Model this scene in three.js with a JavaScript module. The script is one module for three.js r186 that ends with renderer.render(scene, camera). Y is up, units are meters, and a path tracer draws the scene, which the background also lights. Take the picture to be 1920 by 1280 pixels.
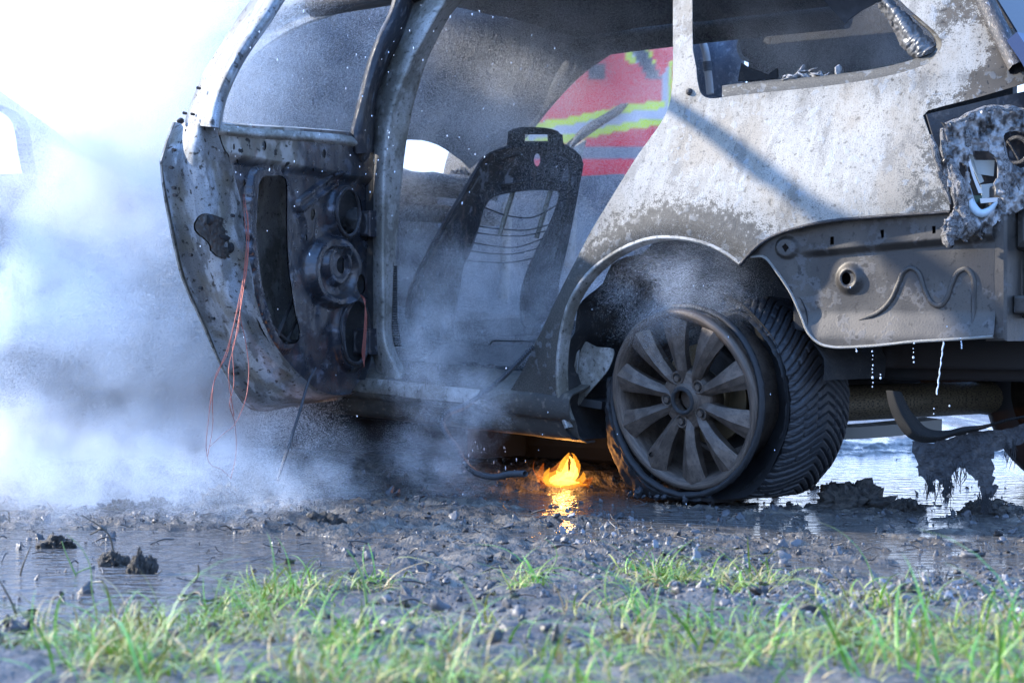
import * as THREE from 'three';
import { mergeGeometries } from 'three/addons/utils/BufferGeometryUtils.js';
import { TessellateModifier } from 'three/addons/modifiers/TessellateModifier.js';
import { MarchingCubes } from 'three/addons/objects/MarchingCubes.js';

// ---------------------------------------------------------------- camera, sky, sun, exposure
const scene = new THREE.Scene();
const FPX = 3915, EYE = 0.44, PITCH = Math.atan(35 / FPX);          // focal length in pixels of the 1920 px frame
const camera = new THREE.PerspectiveCamera(2 * Math.atan(640 / FPX) * 180 / Math.PI, 1.5, 0.1, 900);
camera.position.set(0, EYE, 0);
camera.rotation.x = -PITCH;
camera.focus = 5.0;
camera.userData.fStop = 7.5;
const renderer = new THREE.WebGLRenderer({ antialias: true });
renderer.toneMapping = THREE.LinearToneMapping;
renderer.toneMappingExposure = 2.8;
renderer.shadowMap.enabled = true;

const SUN = new THREE.Vector3(-0.856, 0.46, -0.231).normalize();
{
  const W = 256, H = 128, d = new Float32Array(W * H * 4);
  for (let j = 0; j < H; j++) {
    const el = (j + 0.5) / H * Math.PI - Math.PI / 2, e = Math.max(0, Math.sin(el)), k = 1 - Math.exp(-e * 8);
    const h = [0.92, 1.06, 1.28], z = [0.27, 0.55, 1.20];
    for (let i = 0; i < W; i++) {
      for (let c = 0; c < 3; c++) d[(j * W + i) * 4 + c] = h[c] + (z[c] - h[c]) * k;
      d[(j * W + i) * 4 + 3] = 1;
    }
  }
  const t = new THREE.DataTexture(d, W, H, THREE.RGBAFormat, THREE.FloatType);
  t.mapping = THREE.EquirectangularReflectionMapping; t.magFilter = THREE.LinearFilter; t.needsUpdate = true;
  scene.background = t; scene.environment = t;
}
const sun = new THREE.DirectionalLight(new THREE.Color(1, 0.92, 0.80), 4.4);
sun.position.copy(SUN).multiplyScalar(20).add(new THREE.Vector3(0, 0, -5));
sun.target.position.set(0, 0.5, -5);
sun.castShadow = true; sun.shadow.radius = 2.5; sun.shadow.mapSize.set(2048, 2048);
Object.assign(sun.shadow.camera, { left: -5, right: 5, top: 5, bottom: -5, near: 1, far: 50 });
scene.add(sun, sun.target);

// ---------------------------------------------------------------- numbers and noise
let seed = 7;
const rnd = () => { seed = (seed * 1664525 + 1013904223) >>> 0; return seed / 4294967296; };
const rr = (a, b) => a + (b - a) * rnd();
const gauss = () => Math.sqrt(-2 * Math.log(rnd() + 1e-9)) * Math.cos(6.2832 * rnd());
const cl = (x, a = 0, b = 1) => x < a ? a : x > b ? b : x;
const ss = (a, b, x) => { const t = cl((x - a) / (b - a)); return t * t * (3 - 2 * t); };
const mix = (a, b, t) => a + (b - a) * t;
const mix3 = (a, b, t) => [mix(a[0], b[0], t), mix(a[1], b[1], t), mix(a[2], b[2], t)];
function hash(x, y, z) { let h = Math.imul(x, 374761393) ^ Math.imul(y, 668265263) ^ Math.imul(z, 1274126177); h = Math.imul(h ^ (h >>> 13), 1274126177); return ((h ^ (h >>> 16)) >>> 0) / 4294967296; }
function vn(x, y, z = 0) {                                           // value noise, 0..1
  const xi = Math.floor(x), yi = Math.floor(y), zi = Math.floor(z); let u = x - xi, v = y - yi, w = z - zi;
  u = u * u * (3 - 2 * u); v = v * v * (3 - 2 * v); w = w * w * (3 - 2 * w);
  const a = mix(mix(hash(xi, yi, zi), hash(xi + 1, yi, zi), u), mix(hash(xi, yi + 1, zi), hash(xi + 1, yi + 1, zi), u), v);
  if (w === 0) return a;
  const b = mix(mix(hash(xi, yi, zi + 1), hash(xi + 1, yi, zi + 1), u), mix(hash(xi, yi + 1, zi + 1), hash(xi + 1, yi + 1, zi + 1), u), v);
  return mix(a, b, w);
}
const GX = [1, -1, 0.7, -0.7, 0, 0, 0.7, -0.7], GY = [0, 0, 0.7, 0.7, 1, -1, -0.7, -0.7];
function pn(x, y, z) {                                                // flat gradient noise, 0..1
  const xi = Math.floor(x), yi = Math.floor(y), u = x - xi, v = y - yi, a = hash(xi, yi, z) * 8 | 0, b = hash(xi + 1, yi, z) * 8 | 0, c = hash(xi, yi + 1, z) * 8 | 0, d = hash(xi + 1, yi + 1, z) * 8 | 0;
  const s = u * u * u * (u * (u * 6 - 15) + 10), t = v * v * v * (v * (v * 6 - 15) + 10);
  return 0.5 + 0.62 * mix(mix(GX[a] * u + GY[a] * v, GX[b] * (u - 1) + GY[b] * v, s), mix(GX[c] * u + GY[c] * (v - 1), GX[d] * (u - 1) + GY[d] * (v - 1), s), t);
}
function fbm(x, y, z = 0, o = 4) { let s = 0, a = 0.5, n = 0; const flat = Number.isInteger(z); for (let i = 0; i < o; i++) { s += a * (flat ? pn(x, y, z) : vn(x, y, z)); n += a; a *= 0.5; x = x * 2.03 + 17.1; y = y * 2.03 + 5.3; z = flat ? z + 13 : z * 2.03; } return s / n; }

// ---------------------------------------------------------------- the car's own axes: x to the rear, y up, z out of its left side
const YAW = 38 * Math.PI / 180, CC = Math.cos(YAW), SN = Math.sin(YAW);
const W0 = new THREE.Vector3(0.402, 0, -5);
const V = (x, y, z) => new THREE.Vector3(x, y, z);
const toLocal = (w) => { const x = w.x - W0.x, z = w.z - W0.z; return V(x * CC + z * SN, w.y, -x * SN + z * CC); };
const toWorld = (l) => V(W0.x + l.x * CC - l.z * SN, l.y, W0.z + l.x * SN + l.z * CC);
const ray = (px, py) => V((px - 960) / FPX, (640 - py) / FPX, -1).applyAxisAngle(V(1, 0, 0), -PITCH);
const EYEL = toLocal(V(0, EYE, 0));
const rayL = (px, py) => { const d = ray(px, py); return V(d.x * CC + d.z * SN, d.y, -d.x * SN + d.z * CC); };
const atW = (px, py, depth) => { const d = ray(px, py); return d.multiplyScalar(depth / -d.z).add(V(0, EYE, 0)); };  // a point at a depth in front of the lens
const onGround = (px, py, y = 0) => { const d = ray(px, py); return d.multiplyScalar((y - EYE) / d.y).add(V(0, EYE, 0)); };
class Frame {                                                         // a plane with its own axes, measured in the car's axes
  constructor(o, ex, ey) { this.o = o; this.ex = ex; this.ey = ey; this.n = ex.clone().cross(ey).normalize(); }
  hit(px, py, disp) {
    const d = rayL(px, py); let h = 0, a = 0, b = 0;
    for (let i = 0; i < 7; i++) {
      const t = (this.o.clone().addScaledVector(this.n, h).sub(EYEL)).dot(this.n) / d.dot(this.n);
      const p = EYEL.clone().addScaledVector(d, t).sub(this.o); a = p.dot(this.ex); b = p.dot(this.ey);
      if (!disp) break; h = typeof disp === 'number' ? disp : disp(a, b);
    }
    return [a, b];
  }
  at(a, b, h = 0) { return this.o.clone().addScaledVector(this.ex, a).addScaledVector(this.ey, b).addScaledVector(this.n, h); }
  px(px, py, h = 0) { const [a, b] = this.hit(px, py, h); return this.at(a, b, typeof h === 'function' ? h(a, b) : h); }
}
const SIDE = new Frame(V(0, 0, 0), V(1, 0, 0), V(0, 1, 0));
const sidePx = (px, py, z = 0) => SIDE.px(px, py, z);

// ---------------------------------------------------------------- geometry helpers
function curve(pts, n, closed = false) {                              // smooth 2-D or 3-D polyline
  const c = new THREE.CatmullRomCurve3(pts.map((p) => V(p[0], p[1], p[2] || 0)), closed, 'centripetal');
  const k = c.getPoints(n); if (closed) k.pop();
  return k.map((p) => pts[0].length > 2 ? [p.x, p.y, p.z] : [p.x, p.y]);
}
const ell = (x, y, rx, ry, n = 18, tilt = 0) => Array.from({ length: n }, (_, i) => { const t = i / n * 6.28318, c = Math.cos(tilt), s = Math.sin(tilt), a = rx * Math.cos(t), b = ry * Math.sin(t); return [x + a * c - b * s, y + a * s + b * c]; });
function soup(P, N, U) { const g = new THREE.BufferGeometry(); g.setAttribute('position', new THREE.Float32BufferAttribute(P, 3)); g.setAttribute('normal', new THREE.Float32BufferAttribute(N, 3)); g.setAttribute('uv', new THREE.Float32BufferAttribute(U, 2)); return g; }
const clean = (g) => { const k = g.index ? g.toNonIndexed() : g; for (const n of Object.keys(k.attributes)) if (!['position', 'normal', 'uv'].includes(n)) k.deleteAttribute(n); return k; };
const merge = (list) => mergeGeometries(list.map(clean));
function sheet(F, poly, holes = [], { disp = null, thick = 0.004, max = 0.03, px = true, rim = 0 } = {}) {  // sheet metal cut to an outline
  const con = (l) => l.map((p) => new THREE.Vector2(...(px ? F.hit(p[0], p[1], disp) : p)));
  let out = con(poly), hs = holes.map(con);
  if (THREE.ShapeUtils.isClockWise(out)) out.reverse();
  hs = hs.map((h) => THREE.ShapeUtils.isClockWise(h) ? h : h.reverse());
  const all = [out, ...hs].flat(), tri = THREE.ShapeUtils.triangulateShape(out, hs), pos = [];
  for (const t of tri) for (const i of t) pos.push(all[i].x, all[i].y, 0);
  let g = new THREE.BufferGeometry(); g.setAttribute('position', new THREE.Float32BufferAttribute(pos, 3));
  g = new TessellateModifier(max, 14).modify(g);
  const q = g.attributes.position, f = (a, b) => disp ? (typeof disp === 'number' ? disp : disp(a, b)) : 0, P = [], N = [], U = [];
  const nor = (a, b) => { if (!disp || typeof disp === 'number') return F.n; const e = 0.0015, da = (f(a + e, b) - f(a - e, b)) / (2 * e), db = (f(a, b + e) - f(a, b - e)) / (2 * e); return F.n.clone().addScaledVector(F.ex, -da).addScaledVector(F.ey, -db).normalize(); };
  const put = (a, b, h, n) => { const p = F.at(a, b, h); P.push(p.x, p.y, p.z); N.push(n.x, n.y, n.z); U.push(a, b); };
  for (let i = 0; i < q.count; i += 3) {
    let k = [0, 1, 2].map((j) => [q.getX(i + j), q.getY(i + j)]);
    if ((k[1][0] - k[0][0]) * (k[2][1] - k[0][1]) - (k[1][1] - k[0][1]) * (k[2][0] - k[0][0]) < 0) k = [k[0], k[2], k[1]];
    for (const [a, b] of k) put(a, b, f(a, b), nor(a, b));
    if (thick) for (const [a, b] of [k[0], k[2], k[1]]) put(a, b, f(a, b) - thick, nor(a, b).clone().negate());
  }
  if (thick) for (const loop of [out, ...hs]) for (let i = 0; i < loop.length; i++) {
    const A = loop[i], B = loop[(i + 1) % loop.length], m = Math.max(1, Math.ceil(A.distanceTo(B) / max)), dx = B.x - A.x, dy = B.y - A.y, L = Math.hypot(dx, dy) || 1;
    const n = F.ex.clone().multiplyScalar(dy / L).addScaledVector(F.ey, -dx / L);
    for (let j = 0; j < m; j++) {
      const a0 = A.x + dx * j / m, b0 = A.y + dy * j / m, a1 = A.x + dx * (j + 1) / m, b1 = A.y + dy * (j + 1) / m, h0 = f(a0, b0), h1 = f(a1, b1);
      put(a0, b0, h0 - thick, n); put(a1, b1, h1 - thick, n); put(a1, b1, h1, n); put(a0, b0, h0 - thick, n); put(a1, b1, h1, n); put(a0, b0, h0, n);
    }
  }
  const res = [soup(P, N, U)];
  if (rim) for (const loop of [out, ...hs]) res.push(clean(tube(loop.map((p) => F.at(p.x, p.y, f(p.x, p.y) - thick / 2)), rim, 5, true)));
  return res.length > 1 ? mergeGeometries(res) : res[0];
}
function tube(pts, r, seg = 6, closed = false, n = 0) {               // r may be a function of 0..1
  const c = new THREE.CatmullRomCurve3(pts, closed, 'centripetal'), m = n || Math.max(pts.length * 3, 6), g = new THREE.TubeGeometry(c, m, typeof r === 'number' ? r : 1, seg, closed);
  if (typeof r !== 'number') {
    const p = g.attributes.position, cs = Array.from({ length: m + 1 }, (_, i) => c.getPointAt(i / m));
    for (let i = 0; i <= m; i++) for (let j = 0; j <= seg; j++) { const k = i * (seg + 1) + j, q = V(p.getX(k), p.getY(k), p.getZ(k)).sub(cs[i]).multiplyScalar(r(i / m)).add(cs[i]); p.setXYZ(k, q.x, q.y, q.z); }
  }
  return g;
}
function loft(rows, { thick = 0, along = 6, across = 3, bump = null } = {}) {   // rows of Vector3, smoothed both ways; thick = a second skin behind
  const fine = rows.map((r) => r.length > 1 ? new THREE.CatmullRomCurve3(r, false, 'centripetal').getPoints((r.length - 1) * across) : r);
  const cols = fine[0].length, grid = [];
  for (let j = 0; j < cols; j++) grid.push(rows.length > 1 ? new THREE.CatmullRomCurve3(fine.map((r) => r[j]), false, 'centripetal').getPoints((rows.length - 1) * along) : [fine[0][j]]);
  const R = grid[0].length, pos = [], uv = [], idx = [];
  let v = 0;
  for (let i = 0; i < R; i++) { if (i) v += grid[0][i].distanceTo(grid[0][i - 1]); let u = 0; for (let j = 0; j < cols; j++) { if (j) u += grid[j][i].distanceTo(grid[j - 1][i]); pos.push(grid[j][i].x, grid[j][i].y, grid[j][i].z); uv.push(u, v); } }
  for (let i = 0; i < R - 1; i++) for (let j = 0; j < cols - 1; j++) { const a = i * cols + j; idx.push(a, a + cols, a + 1, a + 1, a + cols, a + cols + 1); }
  let g = new THREE.BufferGeometry(); g.setAttribute('position', new THREE.Float32BufferAttribute(pos, 3)); g.setAttribute('uv', new THREE.Float32BufferAttribute(uv, 2)); g.setIndex(idx); g.computeVertexNormals();
  if (bump) { const p = g.attributes.position, n = g.attributes.normal; for (let i = 0; i < p.count; i++) { const h = bump(p.getX(i), p.getY(i), p.getZ(i)); p.setXYZ(i, p.getX(i) + n.getX(i) * h, p.getY(i) + n.getY(i) * h, p.getZ(i) + n.getZ(i) * h); } g.computeVertexNormals(); }
  if (!thick) return g;
  const b = g.clone(), p = b.attributes.position, n = b.attributes.normal, i2 = b.index.array;
  for (let i = 0; i < p.count; i++) { p.setXYZ(i, p.getX(i) - n.getX(i) * thick, p.getY(i) - n.getY(i) * thick, p.getZ(i) - n.getZ(i) * thick); n.setXYZ(i, -n.getX(i), -n.getY(i), -n.getZ(i)); }
  for (let i = 0; i < i2.length; i += 3) { const t = i2[i + 1]; i2[i + 1] = i2[i + 2]; i2[i + 2] = t; }
  const ep = [], ei = [], loop = [];
  for (let j = 0; j < cols; j++) loop.push(j); for (let i = 1; i < R; i++) loop.push(i * cols + cols - 1); for (let j = cols - 2; j >= 0; j--) loop.push((R - 1) * cols + j); for (let i = R - 2; i > 0; i--) loop.push(i * cols);
  const q = g.attributes.position;
  for (let k = 0; k < loop.length; k++) { const A = loop[k], B = loop[(k + 1) % loop.length], s = ep.length / 3; for (const [src, id] of [[q, A], [q, B], [p, B], [p, A]]) ep.push(src.getX(id), src.getY(id), src.getZ(id)); ei.push(s, s + 1, s + 2, s, s + 2, s + 3); }
  let e = new THREE.BufferGeometry(); e.setAttribute('position', new THREE.Float32BufferAttribute(ep, 3)); e.setAttribute('uv', new THREE.Float32BufferAttribute(new Float32Array(ep.length / 3 * 2), 2)); e.setIndex(ei); e = e.toNonIndexed(); e.computeVertexNormals();
  return mergeGeometries([clean(g), clean(b), clean(e)]);
}
function box(x0, x1, y0, y1, z0, z1, bev = 0.006) {
  const s = new THREE.Shape(), b = Math.min(bev, (x1 - x0) / 3, (y1 - y0) / 3, (z1 - z0) / 3); s.moveTo(x0 + b, y0 + b); s.lineTo(x1 - b, y0 + b); s.lineTo(x1 - b, y1 - b); s.lineTo(x0 + b, y1 - b); s.closePath();
  const g = new THREE.ExtrudeGeometry(s, { depth: z1 - z0 - 2 * b, bevelEnabled: true, bevelSize: b, bevelThickness: b, bevelSegments: 2 }); g.translate(0, 0, z0 + b); return g;
}
function lump(r, amp, freq, sd, sx = 1, sy = 1, sz = 1, detail = 5) {  // an irregular clod
  let g = new THREE.IcosahedronGeometry(1, detail); const p = g.attributes.position;
  for (let i = 0; i < p.count; i++) { const x = p.getX(i), y = p.getY(i), z = p.getZ(i), k = r * (1 + amp * (2 * fbm(x * freq + sd, y * freq + sd * 1.7, z * freq + 3, 4) - 1)); p.setXYZ(i, x * k * sx, y * k * sy, z * k * sz); }
  g = smoothNormals(g); return g;
}
function smoothNormals(g) {                                           // shared normals on an unindexed mesh
  g.computeVertexNormals(); const p = g.attributes.position, n = g.attributes.normal, m = new Map(), key = (i) => Math.round(p.getX(i) * 2e4) + ',' + Math.round(p.getY(i) * 2e4) + ',' + Math.round(p.getZ(i) * 2e4);
  for (let i = 0; i < p.count; i++) { const k = key(i), a = m.get(k) || [0, 0, 0]; a[0] += n.getX(i); a[1] += n.getY(i); a[2] += n.getZ(i); m.set(k, a); }
  for (let i = 0; i < p.count; i++) { const a = m.get(key(i)), l = Math.hypot(...a) || 1; n.setXYZ(i, a[0] / l, a[1] / l, a[2] / l); }
  return g;
}

// ---------------------------------------------------------------- materials
function maps(w, h, fn, rep = 1) {                                    // fn(u, v) -> [r, g, b (display), roughness, height]
  const A = new Uint8Array(w * h * 4), B = new Uint8Array(w * h * 4), C = new Uint8Array(w * h * 4);
  for (let j = 0; j < h; j++) for (let i = 0; i < w; i++) {
    const o = fn((i + 0.5) / w, (j + 0.5) / h), k = (j * w + i) * 4;
    for (let c = 0; c < 3; c++) { A[k + c] = cl(o[c]) * 255; B[k + c] = cl(o[3]) * 255; C[k + c] = cl(o[4]) * 255; }
    A[k + 3] = B[k + 3] = C[k + 3] = 255;
  }
  return [A, B, C].map((d, n) => { const t = new THREE.DataTexture(d, w, h); t.wrapS = t.wrapT = THREE.MirroredRepeatWrapping; t.magFilter = THREE.LinearFilter; t.minFilter = THREE.LinearMipmapLinearFilter; t.generateMipmaps = true; if (!n) t.colorSpace = THREE.SRGBColorSpace; t.repeat.set(rep, rep); t.needsUpdate = true; return t; });
}
function mat(name, [map, rough, bump], o = {}) {
  const m = new THREE.MeshStandardMaterial({ map, roughnessMap: rough, bumpMap: bump, bumpScale: 0.002, roughness: 1, metalness: 0, side: THREE.DoubleSide, ...o }); m.name = name; return m;
}
const plain = (name, r, g, b, roughness = 0.8, o = {}) => { const m = new THREE.MeshStandardMaterial({ color: new THREE.Color().setRGB(r, g, b), roughness, side: THREE.DoubleSide, ...o }); m.name = name; return m; };
const spot = (x, y, f, th, w = 0.06) => ss(th - w, th + w, fbm(x * f, y * f, 0, 4));

// burnt side panel: pale ash with grey flecks, tan heat stains and sooty flakes, laid out in metres of the panel
const PX0 = -0.5, PW = 1.6, PY0 = 0.1, PH = 1.2;
const panelMaps = maps(2048, 1536, (u, v) => {
  const x = PX0 + u * PW, y = PY0 + v * PH;
  const f1 = fbm(x * 7, y * 7, 1, 5), f2 = fbm(x * 70, y * 70, 4, 4), f3 = fbm(x * 300, y * 300, 2, 2), st = fbm(x * 60, y * 12, 8, 4);
  let c = mix3([0.82, 0.805, 0.775], [0.74, 0.73, 0.705], ss(0.36, 0.64, f1 + (f2 - 0.5) * 0.5 + (f3 - 0.5) * 0.3)), r = 0.72, h = 0.5 + (f3 - 0.5) * 0.6;
  c = mix3(c, [0.88, 0.88, 0.87], ss(0.48, 0.66, st) * 0.4);
  c = mix3(c, [0.62, 0.54, 0.43], ss(0.48, 0.66, fbm(x * 6 + 9, y * 4, 3, 5) + (f2 - 0.5) * 0.2) * 0.35); c = mix3(c, [0.46, 0.45, 0.435], ss(0.53, 0.66, fbm(x * 18, y * 8 + 4, 11, 5) + (f3 - 0.5) * 0.25) * 0.4);
  const low = Math.max(ss(0.74, 0.42, y + 0.34 * (f1 - 0.5) + 0.20 * x), 0.8 * ss(0.15, 0.03, Math.hypot(x, y - 0.29) - 0.36 + 0.16 * (f1 - 0.5)), 0.62 * ss(0.50, 0.72, x + 0.5 * (f1 - 0.5)) * ss(0.5, 0.62, f1 + 0.1));
  const fleck = ss(0.57, 0.72, f3 + 0.16 * low) * 0.42 + ss(0.63, 0.70, f2 + 0.05 * low) * 0.45;
  const grey = ss(0.46, 0.60, f1 * 0.4 + low * 0.62 + (f2 - 0.5) * 0.7 + (f3 - 0.5) * 0.5);   // scorched zone round the arch and over the sill
  c = mix3(c, mix3([0.29, 0.285, 0.275], [0.50, 0.485, 0.45], ss(0.4, 0.62, f3)), grey * 0.95);
  c = mix3(c, [0.34, 0.33, 0.31], cl(fleck)); h -= 0.3 * cl(fleck);
  const tan = ss(0.44, 0.60, (f2 - 0.5) * 0.9 + (f3 - 0.5) * 0.6 + 1.1 * ss(0.54, 0.86, x + (f1 - 0.5) * 0.5) * ss(0.74, 0.95, y + (f1 - 0.5) * 0.3));   // bare baked metal by the tail
  c = mix3(c, mix3([0.36, 0.325, 0.28], [0.46, 0.42, 0.37], f2), tan * 0.95);
  c = mix3(c, [0.17, 0.16, 0.155], ss(0.62, 0.68, f2) * tan);
  const flake = ss(0.56, 0.60, fbm(x * 40 + 3, y * 40, 9, 5)) * ss(0.46, 0.56, f1);
  c = mix3(c, [0.72, 0.77, 0.83], flake * 0.4); h += flake * 0.2;
  return [...c, r - 0.15 * flake, h];
});
for (const t of panelMaps) { t.repeat.set(1 / PW, 1 / PH); t.offset.set(-PX0 / PW, -PY0 / PH); }

const ashMaps = maps(1024, 1024, (u, v) => {
  const x = u, y = v, f1 = fbm(x * 7, y * 7, 2, 5), f2 = fbm(x * 70, y * 70, 5, 4), f3 = fbm(x * 260, y * 260, 1, 2);
  let c = mix3([0.62, 0.615, 0.60], [0.46, 0.45, 0.42], ss(0.38, 0.62, f1 + (f2 - 0.5) * 0.3)), h = f3;
  c = mix3(c, [0.72, 0.72, 0.71], ss(0.52, 0.62, fbm(x * 20, y * 20, 7, 5)) * 0.5);
  c = mix3(c, [0.48, 0.45, 0.38], ss(0.52, 0.68, fbm(x * 9 + 5, y * 5, 3, 5)) * 0.35);
  c = mix3(c, [0.20, 0.19, 0.18], cl(ss(0.62, 0.70, f2) * 0.6 + ss(0.62, 0.72, f3) * 0.5));
  return [...c, 0.55 + 0.3 * f2, h];
});
const darkMaps = maps(1024, 1024, (u, v) => {
  const x = u, y = v, f1 = fbm(x * 8, y * 5, 2, 5), f2 = fbm(x * 50, y * 30, 5, 5), f3 = fbm(x * 220, y * 220, 1, 2);
  let c = mix3([0.17, 0.175, 0.195], [0.26, 0.245, 0.235], ss(0.42, 0.62, f1)), h = f2;
  c = mix3(c, [0.40, 0.35, 0.32], ss(0.54, 0.68, f2) * 0.6);
  c = mix3(c, [0.55, 0.57, 0.60], ss(0.60, 0.66, fbm(x * 22, y * 14, 7, 5)) * 0.6);
  return [...c, 0.34 + 0.4 * f1 - 0.15 * ss(0.5, 0.6, f2), h * 0.6 + f3 * 0.4];
});
const sootMaps = maps(1024, 1024, (u, v) => {
  const f1 = fbm(u * 7, v * 7, 2, 5), f2 = fbm(u * 50, v * 50, 5, 5), f3 = fbm(u * 220, v * 220, 1, 2);
  let c = mix3([0.13, 0.13, 0.135], [0.21, 0.205, 0.20], ss(0.40, 0.64, f1));
  c = mix3(c, [0.32, 0.30, 0.28], ss(0.56, 0.68, f2) * 0.5);
  return [...c, 0.55 + 0.3 * f2, f2 * 0.6 + f3 * 0.4];
});
const recessMaps = maps(1024, 1024, (u, v) => {
  const f1 = fbm(u * 8, v * 8, 12, 5), f2 = fbm(u * 50, v * 50, 5, 5), f3 = fbm(u * 240, v * 240, 1, 2);
  let c = mix3([0.30, 0.29, 0.28], [0.39, 0.375, 0.355], ss(0.4, 0.62, f1));
  const fl = ss(0.55, 0.575, fbm(u * 11, v * 11, 3, 6)) * ss(0.44, 0.52, f2);
  c = mix3(c, [0.52, 0.525, 0.54], fl * 0.5); c = mix3(c, [0.16, 0.15, 0.14], ss(0.62, 0.68, f2) * 0.5 + ss(0.64, 0.72, f3) * 0.4);
  return [...c, 0.40 + 0.25 * f1 + 0.15 * fl, 0.4 + fl * 0.2 + f3 * 0.3];
});
const M = {
  panel: mat('burnt_panel', panelMaps, { bumpScale: 0.0014, color: new THREE.Color(0.46, 0.452, 0.435) }),
  ash: mat('ashy_steel', ashMaps, { bumpScale: 0.0012, metalness: 0.25 }),
  dark: mat('scorched_steel', darkMaps, { bumpScale: 0.002, metalness: 0.3 }),
  soot: mat('sooty_steel', sootMaps, { bumpScale: 0.002 }),
  recess: mat('baked_steel', recessMaps, { bumpScale: 0.001, metalness: 0.35, color: new THREE.Color(0.60, 0.58, 0.56) }),
  char_and_shade: plain('char_and_shade', 0.012, 0.012, 0.013, 0.7),  // burnt black, also used for dark stand-ins of shade in holes and gaps
  rubber: plain('rubber', 0.022, 0.024, 0.028, 0.55),
  alloy: mat('baked_alloy', maps(512, 512, (u, v) => { const f = fbm(u * 9, v * 9, 1, 5), g = fbm(u * 60, v * 60, 2, 4), k = ss(0.66, 0.69, fbm(u * 20, v * 20, 6, 4)) * ss(0.5, 0.6, g); let c = mix3([0.37, 0.345, 0.325], [0.47, 0.44, 0.415], ss(0.38, 0.62, f)); c = mix3(c, [0.26, 0.24, 0.23], ss(0.55, 0.65, g) * 0.4); c = mix3(c, [0.62, 0.62, 0.62], k * 0.6); return [...c, 0.42 + 0.2 * g, g]; }, 3), { metalness: 0.3, bumpScale: 0.0004, color: new THREE.Color(0.64, 0.565, 0.50) }),
  disc: plain('brake_steel', 0.20, 0.16, 0.10, 0.38, { metalness: 0.8 }),
  pipe: mat('pipe_steel', maps(512, 512, (u, v) => { const f = fbm(u * 6, v * 6, 1, 5), g = fbm(u * 50, v * 50, 2, 4); let c = mix3([0.27, 0.25, 0.21], [0.36, 0.33, 0.27], f); c = mix3(c, [0.12, 0.11, 0.10], ss(0.52, 0.6, g)); return [...c, 0.4 + 0.3 * g, g]; }, 2), { metalness: 0.4, bumpScale: 0.001, color: new THREE.Color(1.9, 1.8, 1.6) }),
  copper: plain('copper', 0.30, 0.085, 0.06, 0.5, { metalness: 0.4 }),
  cable: plain('cable', 0.03, 0.032, 0.036, 0.6),
};
const EMPTY = new THREE.Group();

// ---------------------------------------------------------------- naming
const taken = new Map();
const numbered = (name) => { const k = taken.get(name) || 0; taken.set(name, k + 1); return k ? name + '_' + String(k).padStart(3, '0') : name; };
function tag(o, label, category, group) { o.userData.label = label; o.userData.category = category; if (group) o.userData.group = group; return o; }
function mesh(name, geos, m, parent) {
  const g = Array.isArray(geos) ? (geos.length > 1 ? merge(geos) : geos[0]) : geos;
  const o = new THREE.Mesh(g, m); o.name = parent ? name : numbered(name); o.castShadow = o.receiveShadow = true; (parent || scene).add(o); return o;
}
const each = (name, geos, m, parent) => geos.map((g) => mesh(name, g, m, parent));
function part(name, parent) { const g = new THREE.Group(); g.name = name; parent.add(g); return g; }
function thing(name, label, category, pos, group) { const g = new THREE.Group(); g.name = numbered(name); if (pos) g.position.copy(pos); scene.add(g); return tag(g, label, category, group); }
function structure(o) { o.userData.kind = 'structure'; return o; }
function stuff(o) { o.userData.kind = 'stuff'; return o; }

// ================================================================ THE CAR
const car = thing('burnt_car', 'burnt out pale grey estate car with its doors open and rear wheel bare', 'car', W0);
car.rotation.y = -YAW;
const tz = (y) => y > 0.95 ? -(y - 0.95) * 0.42 : 0;                  // the sides lean inwards above the belt
const bz = (x, y) => -0.10 * ss(0.70, 1.0, y) * (y < 1.05 ? 1 : 1) + (y > 1.0 ? -(y - 1.0) * 0.30 : 0) - 0.35 * Math.max(0, x - 0.45) ** 2 + 0.018 * Math.exp(-((Math.hypot(x, y - 0.29) - 0.38) ** 2) / 0.003) * ss(0.2, 0.34, y) - 0.02 * ss(0.5, 0.2, y);

// ---- rear side panel with the arch, window cut-out and lamp cut-out
const archLip = curve([[1064, 802], [1050, 760], [1046, 700], [1049, 647], [1066, 573], [1097, 521], [1136, 486], [1184, 459], [1232, 446], [1285, 448], [1329, 459], [1364, 477], [1388, 494]], 40);
const bumperTop = curve([[1388, 494], [1402, 476], [1424, 455], [1455, 437], [1495, 424], [1550, 412], [1620, 405], [1700, 399], [1782, 394]], 24);
const winLow = curve([[1664, -14], [1690, 12], [1722, 40], [1748, 64], [1757, 82], [1750, 97], [1722, 109], [1690, 119], [1640, 130], [1560, 141], [1450, 151], [1380, 158], [1330, 163], [1316, 156], [1308, 132], [1305, 90], [1304, -14]], 60);
const winEdge = winLow.map(([x, y]) => y > 100 && x < 1750 ? [x, y + 17 + 4 * ss(1700, 1400, x)] : [x + (x > 1600 ? 10 : -6), y]);
const doorEdge = curve([[1262, -14], [1262, 90], [1261, 160], [1254, 200], [1238, 232], [1212, 268], [1190, 300], [1165, 340], [1137, 386], [1110, 430], [1085, 478], [1058, 530], [1036, 575], [1018, 615], [1002, 645], [982, 690], [958, 730], [943, 757]], 40);
const lampCut = [[1782, 394], [1778, 345], [1760, 296], [1742, 248], [1731, 217], [1740, 207], [1772, 198], [1832, 183], [1962, 145]];
mesh('quarter_panel', sheet(SIDE, [...doorEdge, [960, 770], [1053, 776], ...archLip, ...bumperTop.slice(1), ...lampCut.slice(1), [1925, 86], [1850, 0], [1838, -14], ...winEdge], [], { disp: bz, thick: 0.003, max: 0.022 }), M.panel, car);
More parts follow.
